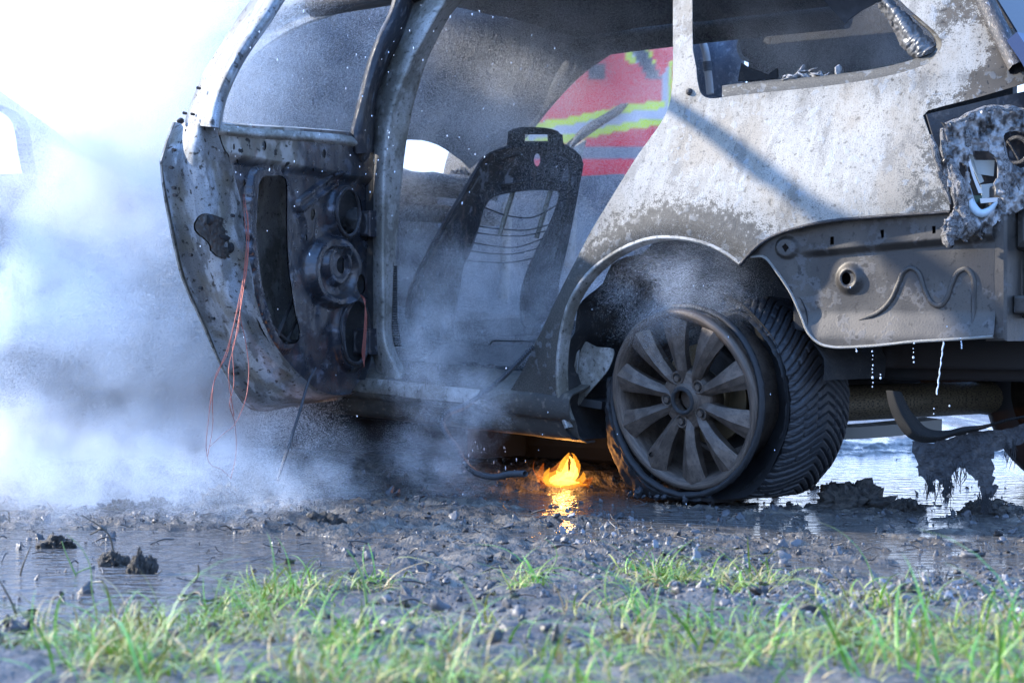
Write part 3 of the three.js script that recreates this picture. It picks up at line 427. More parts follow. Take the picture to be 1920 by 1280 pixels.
// ---- far side: sill, open front door, rear quarter with its window
{
  const FAR = new Frame(V(0, 0, -1.46), V(1, 0, 0), V(0, 1, 0));
  mesh('far_sill', loft([-2.1, -1.4, -0.7, 0.0, 0.7].map((x) => [V(x, 0.34 + tilt(x), -1.38), V(x, 0.33 + tilt(x), -1.46), V(x, 0.2 + tilt(x), -1.48)]), { thick: 0.02 }), M.soot, car);
  const fx = curve([[1428, -14], [1404, 38], [1388, 72], [1385, 92], [1393, 108], [1404, 114]], 20);
  mesh('far_quarter', sheet(FAR, [...fx, [1400, 190], [1370, 330], [1360, 640], [1900, 640], [1900, -30]], [], { disp: 0.01, thick: 0.03 }), M.soot, car);
  mesh('far_window_edge', tube(fx.map((p) => FAR.px(p[0], p[1], 0.03)), 0.006, 6), M.ash, car);
  mesh('painted_haze_sheet', sheet(FAR, [[1270, -30], [1440, -30], [1402, 40], [1392, 80], [1400, 190], [1270, 230]], [], { disp: -0.03, thick: 0.005 }), mat('painted_haze', sootMaps, { color: new THREE.Color(9.0, 11.5, 15.0) }), car);  // opaque blue-grey sheet added here, its colour paints the shaded smoke
  const hoop = [[1304, 62], [1316, 76], [1324, 100], [1327, 126], [1330, 152], [1332, 176]].map(([x, y]) => FAR.px(x, y, 0.03));
  mesh('grab_handle', tube(hoop, 0.0125, 10), plain('white_plastic', 0.8, 0.82, 0.83, 0.5), car); mesh('handle_joint', tube([FAR.px(1326, 116, 0.03), FAR.px(1328, 134, 0.03)], 0.0155, 10), plain('grey_joint', 0.15, 0.18, 0.22, 0.6), car);
  const wires = []; for (const [x0, y0, x1, y1] of [[1412, 28, 1404, 72], [1440, -10, 1424, 96], [1456, 20, 1441, 100], [1428, 118, 1426, 134], [1474, 40, 1464, 92], [1416, 20, 1458, 24], [1410, 54, 1462, 56]]) wires.push(tube([FAR.px(x0, y0, 0.12), FAR.px(x1, y1, 0.12)], 0.0011, 4)); each('heater_wire', wires, M.ash, car);
  const liner = new Frame(V(0, 0, -0.75), V(1, 0, 0), V(0, 1, 0));
  mesh('hanging_liner', sheet(liner, [[1520, -30], [1545, 0], [1568, 26], [1585, 44], [1592, 36], [1618, 18], [1668, -8], [1690, -40]], [], { disp: (a, b) => 0.03 * fbm(a * 20, b * 20), max: 0.02 }), plain('scorched_cloth', 0.16, 0.19, 0.24, 0.9), car);
  mesh('parcel_bracket', sheet(liner, [[1384, 152], [1390, 118], [1402, 126], [1440, 140], [1456, 128], [1457, 146], [1400, 152]], [], { disp: 0.2, thick: 0.01 }), M.soot, car);
  // far front door, standing open: slanting window post, skin below
  const fd = part('far_door', car);
  const D = new Frame(V(-1.98, 0, -1.47), V(0.26, 0, -0.966), V(0, 1, 0));
  mesh('window_post', loft([[[1046, 300], [1062, 282]], [[1092, 262], [1084, 246]], [[1150, 222], [1142, 208]], [[1210, 184], [1202, 170]], [[1300, 138], [1290, 122]], [[1380, 110], [1372, 94]]].map((r) => [D.px(...r[0], 0.0), D.px((r[0][0] + r[1][0]) / 2, (r[0][1] + r[1][1]) / 2, 0.02), D.px(...r[1], 0.0)]), { thick: 0.02 }), M.panel, fd);
  mesh('mirror_corner', sheet(D, [[1046, 300], [1062, 284], [1100, 262], [1094, 284], [1090, 320], [1060, 335]], [], { disp: -0.004, thick: 0.02 }), M.ash, fd);
  mesh('door_panel', sheet(D, [[820, 362], [1050, 332], [1160, 326], [1350, 330], [1350, 560], [1240, 690], [830, 650]], [], { disp: (a, b) => 0.02 * fbm(a * 8, b * 8), thick: 0.03, max: 0.05 }), mat('blue_grey_paint', sootMaps, { bumpScale: 0.006, color: new THREE.Color(4.2, 5.0, 6.0) }), fd);
  each('panel_rib', [[690 + 262, 380, 690 + 255, 560], [1020, 375, 1010, 560], [1075, 372, 1068, 500]].map(([a, b, c, d]) => tube([D.px(a, b, 0.02), D.px(c, d, 0.02)], 0.018, 8)), M.ash, fd);
}
// ---- front seat frame
{
  const seat = part('front_seat', car);
  const be = 22 * Math.PI / 180, le = 12 * Math.PI / 180, n = V(Math.cos(be) * Math.cos(le), -Math.sin(le), Math.sin(be) * Math.cos(le));
  const ex = V(0, 1, 0).cross(n).normalize(), ey = n.clone().cross(ex).normalize(), F = new Frame(V(-1.08, 0.40, -0.36), ex, ey);
  const outer = [[766, 632], [764, 600], [766, 560], [778, 525], [797, 486], [821, 443], [848, 396], [871, 361], [891, 325], [905, 300], [930, 284], [961, 275], [1055, 271], [1092, 300], [1092, 312], [1085, 350], [1078, 388], [1063, 462], [1049, 521], [1041, 571], [1024, 596], [984, 612], [979, 556], [988, 517], [1008, 470], [1028, 431], [1039, 407], [1049, 376], [1051, 359], [1024, 354], [985, 355], [949, 360], [922, 368], [908, 388], [895, 431], [883, 466], [867, 501], [862, 532], [856, 564], [850, 610], [848, 640]];
  const holes = [ell(1008, 300, 9, 15), ell(941, 325, 2.6, 3), ell(931, 325, 2, 2), ell(941, 307, 2, 2), ell(929, 358, 2.4, 2.4), ell(908, 375, 2.4, 2.4), [[968, 345], [982, 345], [982, 348], [968, 348]], [[1040, 345], [1053, 347], [1053, 350], [1040, 348]], ell(822, 513, 5, 7), ell(804, 556, 3, 6), ell(796, 590, 6, 9), ell(812, 560, 2, 3), ell(846, 580, 2, 4), ell(840, 600, 2, 5), ell(988, 345, 3, 3)];
  mesh('seat_back', sheet(F, outer, holes, { disp: (a, b) => 0.012 * Math.sin(a * 30) + 0.01 * fbm(a * 16, b * 16), thick: 0.006, max: 0.014, rim: 0.005 }), M.dark, seat);
  mesh('side_plate', loft([[600, 770, 640], [766, 765, 560], [0, 0, 0]].slice(0, 0).concat([[764, 632], [766, 560], [797, 486], [848, 396], [905, 302]]).map(([x, y]) => { const p = F.px(x, y, 0); return [p, p.clone().addScaledVector(F.n, -0.012), p.clone().addScaledVector(F.n, -0.026).addScaledVector(F.ex, 0.006)]; }), { along: 6, across: 3, thick: 0.004 }), M.soot, seat);
  each('pressed_edge_highlight', [[[772, 612], [776, 560], [800, 500], [850, 410], [900, 330]], [[856, 470], [838, 500], [826, 540]], [[1066, 300], [1068, 340], [1056, 420], [1036, 500]], [[930, 300], [975, 288], [1050, 286], [1080, 304]], [[940, 348], [1000, 340], [1054, 346]]].map((l) => tube(l.map(([x, y]) => F.px(x, y, 0.012)), 0.004, 6)), M.recess, seat);  // pressings in a paler steel that paints highlights along the frame
  mesh('headrest_guide', sheet(F, [[960, 276], [962, 250], [972, 243], [1040, 245], [1055, 253], [1057, 275]], [[[984, 252], [1036, 252], [1037, 267], [984, 267]]], { disp: 0.014, thick: 0.03, rim: 0.003 }), M.soot, seat);
  for (const [a, b, c, d] of [[962, 358, 936, 442], [1034, 353, 1006, 446]]) mesh('headrest_rod', tube([F.px(a, b, -0.03), F.px(c, d, -0.03)], 0.0075, 10), plain('rod_steel', 0.16, 0.16, 0.13, 0.5, { metalness: 0.5 }), seat);
  for (const [a, b, c, d, s] of [[906, 388, 1048, 382, 22], [896, 424, 1040, 418, 10], [890, 436, 1028, 432, 8], [884, 454, 1016, 448, 12], [878, 470, 1008, 466, 8], [872, 488, 1000, 484, 6]]) mesh('spring_wire', tube([F.px(a, b, -0.01), F.px((a * 2 + c) / 3, (b + d) / 2 + s * 0.9, -0.03), F.px((a + 2 * c) / 3, (b + d) / 2 + s, -0.03), F.px(c, d, -0.01)], 0.0022, 5), M.char_and_shade, seat);
  each('recliner', [new THREE.CylinderGeometry(0.045, 0.045, 0.03, 24).rotateX(1.57).translate(...F.px(788, 640, 0.0).toArray()), tube([F.px(856, 470, 0.01), F.px(838, 420, 0.012), F.px(864, 404, 0.01)].slice(0, 2), 0.01, 8)], M.soot, seat);
  const b0 = F.px(790, 640, -0.05), b1 = F.px(1000, 625, -0.05);
  mesh('seat_base', [loft([[b0, b1].map((p) => p.clone()), [b0, b1].map((p) => p.clone().add(V(-0.45, 0.03, 0)))], { thick: 0.05 }), tube([b0, b0.clone().add(V(-0.4, 0, 0))], 0.02, 8), tube([b0, b0.clone().add(V(0, -0.10, 0))], 0.02, 8), tube([b1, b1.clone().add(V(0, -0.12, 0))], 0.02, 8), tube([F.px(850, 632, 0.03), F.px(920, 640, 0.03), F.px(1004, 636, 0.03)], 0.012, 8)], M.soot, seat);
  mesh('hooked_wire', tube([F.px(918, 647, 0.2), F.px(922, 640, 0.2), F.px(950, 639, 0.2), F.px(1002, 640, 0.2)], 0.0025, 5), M.char_and_shade, seat);
}

// ---- open rear door
const PHI = 70 * Math.PI / 180, HG = sidePx(700, 400, -0.03);
const DOOR = new Frame(V(HG.x, 0, HG.z), V(Math.cos(PHI), 0, Math.sin(PHI)), V(0, 1, 0));   // n points outwards (sun side)
const dpx = (x, y, off = 0) => DOOR.px(x, y, off);
{
  const door = part('rear_door', car);
  const seam = curve([[408, 232], [414, 262], [430, 300], [443, 345], [453, 390], [457, 430], [462, 470], [470, 503], [480, 562], [496, 612], [518, 652], [551, 692], [581, 720], [608, 737], [655, 741]], 36);
  const slot = curve([[485, 352], [488, 338], [496, 330], [512, 329], [530, 330], [537, 340], [538, 380], [538, 425], [541, 500], [545, 530], [554, 588], [562, 622], [558, 640], [545, 645], [530, 642], [512, 607], [498, 562], [489, 520], [481, 437], [482, 395]], 60, true);
  const rings = [[657, 398, 22, 43, 0], [671, 622, 24, 58, 0.06], [640, 497, 9, 16, 0], [677, 533, 8, 19, 0]];
  const cA = (x, y) => DOOR.hit(x, y, 0), R0 = rings.map(([x, y, rx, ry]) => { const c = cA(x, y), e = cA(x + rx, y), f = cA(x, y + ry); return [c[0], c[1], Math.abs(e[0] - c[0]), Math.abs(f[1] - c[1])]; });
  const big = (() => { const c = cA(636, 510), e = cA(586, 510), f = cA(636, 580); return [c[0], c[1], Math.abs(e[0] - c[0]), Math.abs(f[1] - c[1])]; })();
  const sl = slot.map((p) => cA(p[0], p[1])), bandY = cA(560, 316)[1], grab = [cA(575, 385), cA(640, 335)];
  const disp = (a, b) => {                                            // pressings of the inner panel (towards the viewer is negative)
    let d = 0.003 * (fbm(a * 20, b * 12, 3, 3) - 0.5);
    d += 0.022 * ss(bandY + 0.012, bandY - 0.014, b) * ss(0.93, 0.86, a);
    for (const [x, y, rx, ry] of R0.slice(0, 2)) { const q = Math.hypot((a - x) / rx, (b - y) / ry); d -= 0.014 * ss(1.38, 1.15, q); }
    { const q = Math.hypot((a - big[0]) / big[2], (b - big[1]) / big[3]); d -= 0.026 * ss(1.0, 0.86, q) - 0.020 * ss(0.74, 0.6, q); }
    { const c = R0[2], q = Math.hypot((a - c[0]) / c[2], (b - c[1]) / c[3]); d -= 0.016 * ss(2.6, 2.1, q) - 0.006 * ss(1.7, 1.3, q); }
    let m = 9; if (b < bandY + 0.03 && a > 0.35) for (const q of sl) { const e = (q[0] - a) ** 2 + (q[1] - b) ** 2; if (e < m) m = e; } d -= 0.012 * ss(0.03, 0.012, Math.sqrt(m)) * (d > 0 ? 1 : 0.4);
    { const [p, q] = grab, t = cl(((a - p[0]) * (q[0] - p[0]) + (b - p[1]) * (q[1] - p[1])) / ((q[0] - p[0]) ** 2 + (q[1] - p[1]) ** 2)), e = Math.hypot(a - mix(p[0], q[0], t), b - mix(p[1], q[1], t)); d -= 0.010 * ss(0.022, 0.016, e) - 0.006 * ss(0.010, 0.005, e); }
    d += 0.005 * (ss(0.45, 0.6, fbm(a * 8, b * 6, 5, 2)) - 0.3) * ss(bandY - 0.02, bandY - 0.06, b);
    return d;
  };
  const innerMat = mat('inner_door_steel', maps(1024, 1024, (u, v) => {
    const a = u * 1.0, b = v * 1.0, f1 = fbm(a * 7, b * 10, 2, 5), f2 = fbm(a * 26, b * 50, 5, 5), f3 = fbm(a * 240, b * 240, 1, 3), top = ss(bandY - 0.01, bandY + 0.01, b), far = a + (f1 - 0.5) * 0.35;
    let c = mix3([0.17, 0.185, 0.215], [0.30, 0.295, 0.30], ss(0.42, 0.62, f1)), r = 0.16 + 0.3 * f2;
    c = mix3(c, [0.36, 0.31, 0.28], ss(0.55, 0.64, f2) * 0.5); c = mix3(c, [0.50, 0.54, 0.60], ss(0.57, 0.64, fbm(a * 14, b * 30, 7, 5)) * 0.4);
    const pale = mix3([0.64, 0.63, 0.61], [0.46, 0.44, 0.40], ss(0.46, 0.6, fbm(a * 12, b * 12, 9, 4)));
    const k = ss(0.42, 0.55, far) * top; c = mix3(c, pale, cl(k + ss(0.80, 0.88, far)));
    c = mix3(c, [0.10, 0.09, 0.085], ss(0.60, 0.66, f2) * 0.7 * (k + 0.3));
    c = mix3(c, [0.38, 0.24, 0.21], ss(0.60, 0.68, fbm(a * 14, b * 12, 4, 4)) * 0.35);
    return [...c, r + 0.25 * k, 0.5 * f2 + 0.3 * f3];
  }), { metalness: 0.45, bumpScale: 0.0025 });
  const hs = [slot, ...rings.map((r) => ell(...r.slice(0, 4), 30, r[4])), ell(495, 273, 4, 9), ell(607, 288, 3.5, 8), ell(438, 275, 1.8, 6), ell(444, 302, 2.4, 4), ell(586, 402, 4, 11, 14, 0.15), ell(587, 318, 1.6, 3), ell(459, 350, 3, 13, 14, -0.1), ell(612, 345, 1.5, 3), ell(573, 445, 2.5, 6), ell(690, 470, 3, 7)];
  mesh('inner_panel', sheet(DOOR, [...seam, [668, 722], [690, 690], [699, 640], [699, 560], [699, 330], [692, 275], [655, 247], [560, 240]], hs, { disp, thick: -0.003, max: 0.009 }), innerMat, door);
  for (const k of [0, 1]) { const [x, y, rx, ry] = R0[k]; mesh('speaker_ring', tube(Array.from({ length: 28 }, (_, i) => { const t = i / 28 * 6.2832, a = x + rx * 1.05 * Math.cos(t), b = y + ry * 1.03 * Math.sin(t); return DOOR.at(a, b, disp(a, b) - 0.002); }), 0.0055, 7, true, 84), M.dark, door); }
  const lu = dpx(663, 415, 0.05); each('window_motor', [(() => { const g = lump(0.03, 0.5, 2, 4, 1, 1.2, 1, 4); g.translate(lu.x, lu.y, lu.z); return g; })(), tube([dpx(640, 600, 0.06), dpx(540, 640, 0.05), dpx(500, 600, 0.06)], 0.006), tube([dpx(515, 640, 0.05), dpx(548, 560, 0.06)], 0.006), tube([dpx(535, 645, 0.05), dpx(556, 600, 0.05)], 0.004)], M.soot, door);
  // shut face, turned round to the camera
  const SF = [[326, 229, 408, 233], [315, 262, 414, 262], [304, 302, 430, 300], [309, 345, 443, 345], [317, 388, 453, 390], [330, 450, 460, 455], [345, 515, 471, 505], [363, 560, 480, 562], [386, 610, 497, 612], [413, 677, 521, 655], [441, 732, 552, 693], [456, 755, 568, 708], [472, 768, 588, 725], [498, 771, 612, 737], [555, 761, 640, 741], [652, 742, 668, 734]];
  const face = (x, y, u, v, t) => { const h = 0.14 * (1 - t); return dpx(mix(x, u, t), mix(y, v, t), h + 0.012 * Math.sin(t * 9) * (t > 0.05 && t < 0.95 ? 1 : 0)); };
  const faceRows = SF.map(([x, y, u, v]) => [0, 0.07, 0.16, 0.3, 0.45, 0.6, 0.75, 0.88, 1].map((t) => face(x, y, u, v, t)));
  const faceMat = mat('shut_face_steel', maps(1024, 1024, (u, v) => {
    const x = u, y = v, f1 = fbm(x * 16, y * 7, 2, 5), f2 = fbm(x * 60, y * 60, 5, 4), f3 = fbm(x * 300, y * 300, 1, 3);
    let c = mix3([0.56, 0.585, 0.61], [0.42, 0.43, 0.435], ss(0.42, 0.58, f1 + (f2 - 0.5) * 0.3)), h = 0.5 + 0.3 * f3;
    c = mix3(c, [0.70, 0.72, 0.74], ss(0.54, 0.60, fbm(x * 22, y * 9, 7, 5)) * 0.7); c = mix3(c, [0.42, 0.40, 0.35], ss(0.50, 0.64, fbm(x * 14, y * 10, 3, 5)) * 0.6);
    c = mix3(c, [0.13, 0.12, 0.11], cl(ss(0.62, 0.67, f2) * 0.7 + ss(0.60, 0.68, f3) * 0.45));
    return [...c, 0.5 + 0.3 * f1, h];
  }, 1), { bumpScale: 0.0010, metalness: 0.0 });
  mesh('shut_face', loft(faceRows, { along: 5, across: 3 }), faceMat, door);
  const FR = (t, k) => { const q = SF[k]; return face(...q, t); };
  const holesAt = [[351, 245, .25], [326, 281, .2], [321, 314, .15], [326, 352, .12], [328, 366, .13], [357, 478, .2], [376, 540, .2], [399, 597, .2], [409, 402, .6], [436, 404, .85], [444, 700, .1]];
  holesAt.forEach(([x, y, t]) => { const p = dpx(x, y, 0.14 * (1 - t) - 0.004), g = new THREE.CylinderGeometry(0.0042, 0.0036, 0.012, 12); g.rotateX(Math.PI / 2); g.rotateY(Math.PI / 2 - PHI); const o = mesh('dark_hole_plug', g, M.char_and_shade, door); o.position.copy(p); });  // solid dark plugs paint the shade of bolt holes
  const latch = part('latch', car); door.add(latch);
  const lp = (x, y, e = 0) => dpx(x, y, 0.14 * (1 - 0.62) - 0.006 - e);
  mesh('latch_plate', sheet(DOOR, curve([[372, 408], [384, 400], [404, 404], [424, 414], [424, 430], [438, 440], [440, 470], [428, 484], [404, 478], [388, 452], [366, 430]], 40, true), [], { disp: (a, b) => 0.047 - 0.012 * fbm(a * 70, b * 70), thick: -0.004, max: 0.01 }), M.recess, latch);
  mesh('latch_mouth', tube([lp(406, 443), lp(420, 447), lp(434, 440), lp(440, 428)], (t) => 0.008 + 0.002 * Math.sin(t * 3), 8), M.char_and_shade, latch);
  each('latch_bolt', [[388, 412], [427, 464]].map(([x, y]) => { const p = lp(x, y, 0.004), g = new THREE.CylinderGeometry(0.011, 0.014, 0.012, 16); g.rotateX(Math.PI / 2); g.rotateY(Math.PI / 2 - PHI); g.translate(p.x, p.y, p.z); return g; }), M.char_and_shade, latch);
  const outRow = SF.map(([x, y]) => dpx(x, y, 0.14));
  mesh('outer_skin', (() => { const P = SF.map(([x, y]) => DOOR.hit(x, y, 0.14)); const top = P[0][1]; return sheet(DOOR, [...P, [0.06, P[15][1] + 0.01], [0.02, 0.45], [0.02, 0.95], [0.3, top + 0.01]], [], { px: false, disp: (a, b) => 0.142 + 0.01 * Math.sin(cl((b - 0.2) / 0.75) * 3.14) - 0.03 * ss(0.12, 0.0, a), thick: 0.004, max: 0.05 }); })(), M.ash, door);
  mesh('hinge_face', loft([[700, 262], [701, 420], [700, 560], [698, 660], [684, 712]].map(([x, y]) => { const p = dpx(x, y, 0); return [p, p.clone().addScaledVector(DOOR.ex, -0.012).addScaledVector(DOOR.n, 0.05), p.clone().addScaledVector(DOOR.n, 0.12)]; }), { along: 4, across: 2 }), M.soot, door);
  mesh('belt_rail', loft([[[408, 233, 0.0], [408, 229, 0.02], [400, 229, 0.09]], [[480, 240, 0], [480, 234, 0.02], [472, 233, 0.09]], [[560, 245, 0], [560, 239, 0.02], [552, 238, 0.09]], [[640, 252, 0], [640, 246, 0.02], [634, 244, 0.09]], [[696, 262, 0], [694, 254, 0.02], [690, 252, 0.09]]].map((r) => [dpx(r[0][0], r[0][1] + 22, 0.006), dpx(r[0][0], r[0][1] + 12, -0.012), ...r.map((p) => dpx(...p))]), { along: 6, across: 3 }), M.ash, door);
  mesh('rail_clip', (() => { const g = lump(0.008, 0.7, 2, 2, 1, 0.8, 1, 3), p = dpx(338, 226, 0.12); g.translate(p.x, p.y, p.z); return g; })(), M.char_and_shade, door);
  // window frame: rear post, header, hinge post
  const rearPost = [[349, 232, 410, 240, .12, .0], [350, 222, 411, 226, .12, 0], [370, 171, 417, 192, .11, .0], [396, 118, 433, 150, .09, -.02], [423, 77, 453, 112, .07, -.035], [447, 37, 478, 74, .055, -.05], [475, -2, 505, 36, .04, -.06], [500, -36, 530, -4, .03, -.07], [528, -64, 560, -40, .02, -.075], [566, -88, 596, -66, .01, -.08]];
  mesh('rear_post', loft(rearPost.map(([x, y, u, v, h0, h1]) => [dpx(x, y, h0), dpx(mix(x, u, 0.16), mix(y, v, 0.16), h0 - 0.015), dpx(mix(x, u, 0.5), mix(y, v, 0.5), mix(h0, h1, 0.55) - 0.012), dpx(mix(x, u, 0.8), mix(y, v, 0.8), h1 - 0.012), dpx(u, v, h1), dpx(u, v, h1 + 0.03)]), { along: 5, across: 3, thick: 0.006 }), faceMat, door);
  [[346, 212], [372, 165], [384, 179], [361, 214], [416, 117], [453, 57], [493, 1]].forEach(([x, y], i) => { const t = ss(230, 0, y), p = dpx(x, y, mix(0.10, 0.012, t) - 0.012), g = new THREE.CylinderGeometry(0.0036, 0.0032, 0.012, 12); g.rotateX(Math.PI / 2); g.rotateY(Math.PI / 2 - PHI); const o = mesh('dark_hole_plug', g, M.char_and_shade, door); o.position.copy(p); });  // same dark plugs, painting shaded holes along the post
  mesh('window_header', loft([[560, -92, 590, -60], [620, -104, 634, -80], [680, -106, 686, -84], [740, -98, 738, -76], [778, -84, 770, -62]].map(([x, y, u, v]) => [dpx(x, y, 0.0), dpx((x + u) / 2, (y + v) / 2, -0.05), dpx(u, v, -0.08), dpx(u, v, -0.04)]), { along: 5, across: 3, thick: 0.01 }), M.dark, door);
  mesh('hinge_post', loft([[758, -84, 790, -72, -.06], [746, -30, 782, -22, -.06], [733, 22, 774, 30, -.05], [712, 66, 752, 78, -.04], [694, 112, 724, 128, -.02], [679, 168, 706, 176, -.01], [668, 215, 701, 222, 0], [660, 254, 701, 262, 0], [664, 288, 698, 286, 0.0]].map(([x, y, u, v, h]) => [dpx(x, y, h + 0.05), dpx(x, y, h), dpx((x + u) / 2, (y + v) / 2, h - 0.02), dpx(u, v, h), dpx(u, v, h + 0.05)]), { along: 5, across: 3 }), M.dark, door);
  const mp = dpx(678, 272, 0); mesh('mirror_sail', (() => { const g = lump(0.045, 0.12, 1.2, 4, 0.6, 1.0, 0.5, 4); g.translate(mp.x, mp.y, mp.z); return g; })(), M.dark, door);
}
// ---- open front door, half lost in the smoke
{
  const fd = part('front_door', car);
  const h = sidePx(190, 400, -0.03), F = new Frame(V(h.x, 0, h.z), V(Math.cos(PHI), 0, Math.sin(PHI)), V(0, 1, 0));
  mesh('door_shell', sheet(F, [...curve([[-60, 128], [-10, 164], [40, 200], [90, 236], [138, 272], [172, 304], [186, 334], [192, 420], [190, 560], [180, 690], [160, 745]], 24), [-200, 800], [-220, 300], [-160, 120]], [[...curve([[-120, 120], [-60, 158], [-8, 191], [28, 208], [48, 224], [56, 250], [62, 290], [70, 325]], 16), [-150, 327]], [[111, 294], [124, 295], [124, 312], [111, 311]]], { disp: (a, b) => 0.02 * fbm(a * 9, b * 9), thick: -0.05, max: 0.06 }), M.ash, fd);
}
// ---- rear wheel
{
  const wheel = part('rear_wheel', car);
  const wc = sidePx(1277, 752, 0); wheel.position.copy(wc); wheel.rotation.set(0.16, -0.10, 0, 'YXZ'); wheel.scale.setScalar(0.945);
  const lathe = (pts, seg = 96) => { const g = new THREE.LatheGeometry(pts.map(([r, z]) => new THREE.Vector2(r, z)), seg); g.rotateX(Math.PI / 2); return g; };  // profile along the axle; z outwards
  mesh('rim', lathe([[0.176, -0.17], [0.182, -0.165], [0.190, -0.12], [0.196, -0.06], [0.200, -0.03], [0.205, -0.014], [0.212, -0.006], [0.220, -0.002], [0.229, -0.002], [0.234, -0.008], [0.235, -0.020], [0.226, -0.028], [0.216, -0.032], [0.208, -0.05], [0.200, -0.17], [0.176, -0.17]]), M.alloy, wheel);
  const spoke = (() => {                                              // wedge with a ridge, widening to the rim
    const st = [[0.050, 0.016, 0.040, -0.020], [0.078, 0.016, 0.036, -0.008], [0.12, 0.021, 0.036, -0.001], [0.165, 0.030, 0.036, 0.001], [0.208, 0.040, 0.030, -0.004], [0.222, 0.042, 0.022, -0.007]];
    const rows = st.map(([r, w, d, z]) => [V(-w * 0.8, r, z - d), V(-w, r, z - 0.010), V(-w * 0.55, r, z - 0.003), V(w * 0.05, r, z + 0.003), V(w * 0.55, r, z - 0.004), V(w, r, z - 0.013), V(w * 0.8, r, z - d), V(-w * 0.8, r, z - d)]);
    const pos = [], idx = [], uv = []; rows.forEach((r) => r.forEach((p, j) => { pos.push(p.x, p.y, p.z); uv.push(p.x + j * 0.01, p.y); }));
    for (let i = 0; i < rows.length - 1; i++) for (let j = 0; j < 7; j++) { const a = i * 8 + j; idx.push(a, a + 1, a + 8, a + 1, a + 9, a + 8); }
    let g = new THREE.BufferGeometry(); g.setAttribute('position', new THREE.Float32BufferAttribute(pos, 3)); g.setAttribute('uv', new THREE.Float32BufferAttribute(uv, 2)); g.setIndex(idx);
    g = g.toNonIndexed(); g.computeVertexNormals(); return g;
  })();
  for (let i = 0; i < 10; i++) { const o = mesh('spoke', spoke, M.alloy, wheel); o.rotation.z = i * Math.PI / 5 + 0.03; }
  mesh('hub', [lathe([[0.030, -0.03], [0.031, -0.010], [0.036, -0.006], [0.040, -0.008], [0.044, -0.018], [0.070, -0.020], [0.076, -0.024], [0.080, -0.034], [0.080, -0.075], [0.03, -0.08]], 48), lathe([[0.0, -0.036], [0.028, -0.036]], 24)], M.alloy, wheel);
  mesh('hub_ring', (() => { const g = new THREE.TorusGeometry(0.031, 0.0055, 10, 48), p = g.attributes.position; for (let i = 0; i < p.count; i++) { const k = 1 + 0.2 * (fbm(p.getX(i) * 160, p.getY(i) * 160, 2) - 0.5); p.setXYZ(i, p.getX(i) * k, p.getY(i) * k, p.getZ(i) - 0.006); } g.computeVertexNormals(); return g; })(), M.soot, wheel);
  for (let i = 0; i < 5; i++) {
    const t = i * 1.2566 + 0.63, x = 0.058 * Math.cos(t), y = 0.058 * Math.sin(t);
    const w = mesh('dark_well_disc', new THREE.CylinderGeometry(0.0155, 0.0155, 0.004, 24).rotateX(Math.PI / 2), M.char_and_shade, wheel); w.position.set(x, y, -0.0205); const b = mesh('wheel_bolt', [new THREE.CylinderGeometry(0.0082, 0.0088, 0.012, 6).rotateX(Math.PI / 2), new THREE.TorusGeometry(0.0158, 0.003, 8, 24)], M.alloy, wheel); b.position.set(x, y, -0.017);  // flat dark disc paints the shade of each bolt recess
  }
  mesh('brake_disc', [lathe([[0.05, -0.10], [0.128, -0.10], [0.130, -0.104], [0.130, -0.118], [0.126, -0.12], [0.06, -0.12]], 72), lathe([[0.02, -0.07], [0.072, -0.075], [0.078, -0.10]], 48)], M.disc, wheel);
  mesh('brake_caliper', (() => { const g = box(0.05, 0.14, -0.05, 0.06, -0.135, -0.085, 0.012); g.rotateZ(0.9); return g; })(), M.soot, wheel);
  mesh('back_plate', lathe([[0.03, -0.155], [0.150, -0.16], [0.156, -0.150]], 60), M.char_and_shade, wheel);
  const vv = V(0.150 * Math.cos(3.95), 0.150 * Math.sin(3.95), -0.012); 
  mesh('valve', tube([V(0.197 * Math.cos(4.02), 0.197 * Math.sin(4.02), -0.02), V(0.185 * Math.cos(4.02), 0.185 * Math.sin(4.02), 0.0)], 0.006, 8), M.soot, wheel);
  // tyre: the tread band has slipped off towards the back; its sidewall is gone
  const tread = (t0, t1, n, prof) => {
    const W = 56, pos = [], uv = [], idx = [];
    for (let i = 0; i <= n; i++) for (let j = 0; j <= W; j++) { const q = prof(mix(t0, t1, i / n), j / W, i / n); pos.push(q.x, q.y, q.z); uv.push(i / n * 4, j / W); }
    for (let i = 0; i < n; i++) for (let j = 0; j < W; j++) { const a = i * (W + 1) + j; idx.push(a, a + 1, a + W + 1, a + 1, a + W + 2, a + W + 1); }
    const g = new THREE.BufferGeometry(); g.setAttribute('position', new THREE.Float32BufferAttribute(pos, 3)); g.setAttribute('uv', new THREE.Float32BufferAttribute(uv, 2)); g.setIndex(idx); g.computeVertexNormals(); return g;
  };
  const gnd = 0.004 - wc.y;
  const place = (R, t, z) => { let x = R * Math.cos(t), y = R * Math.sin(t); const lim = gnd + 0.012; if (y < lim + 0.03) y = lim + 0.03 - 0.03 * Math.tanh((lim + 0.03 - y) / 0.03); return V(x, y, z); };
  const tw = 0.215;
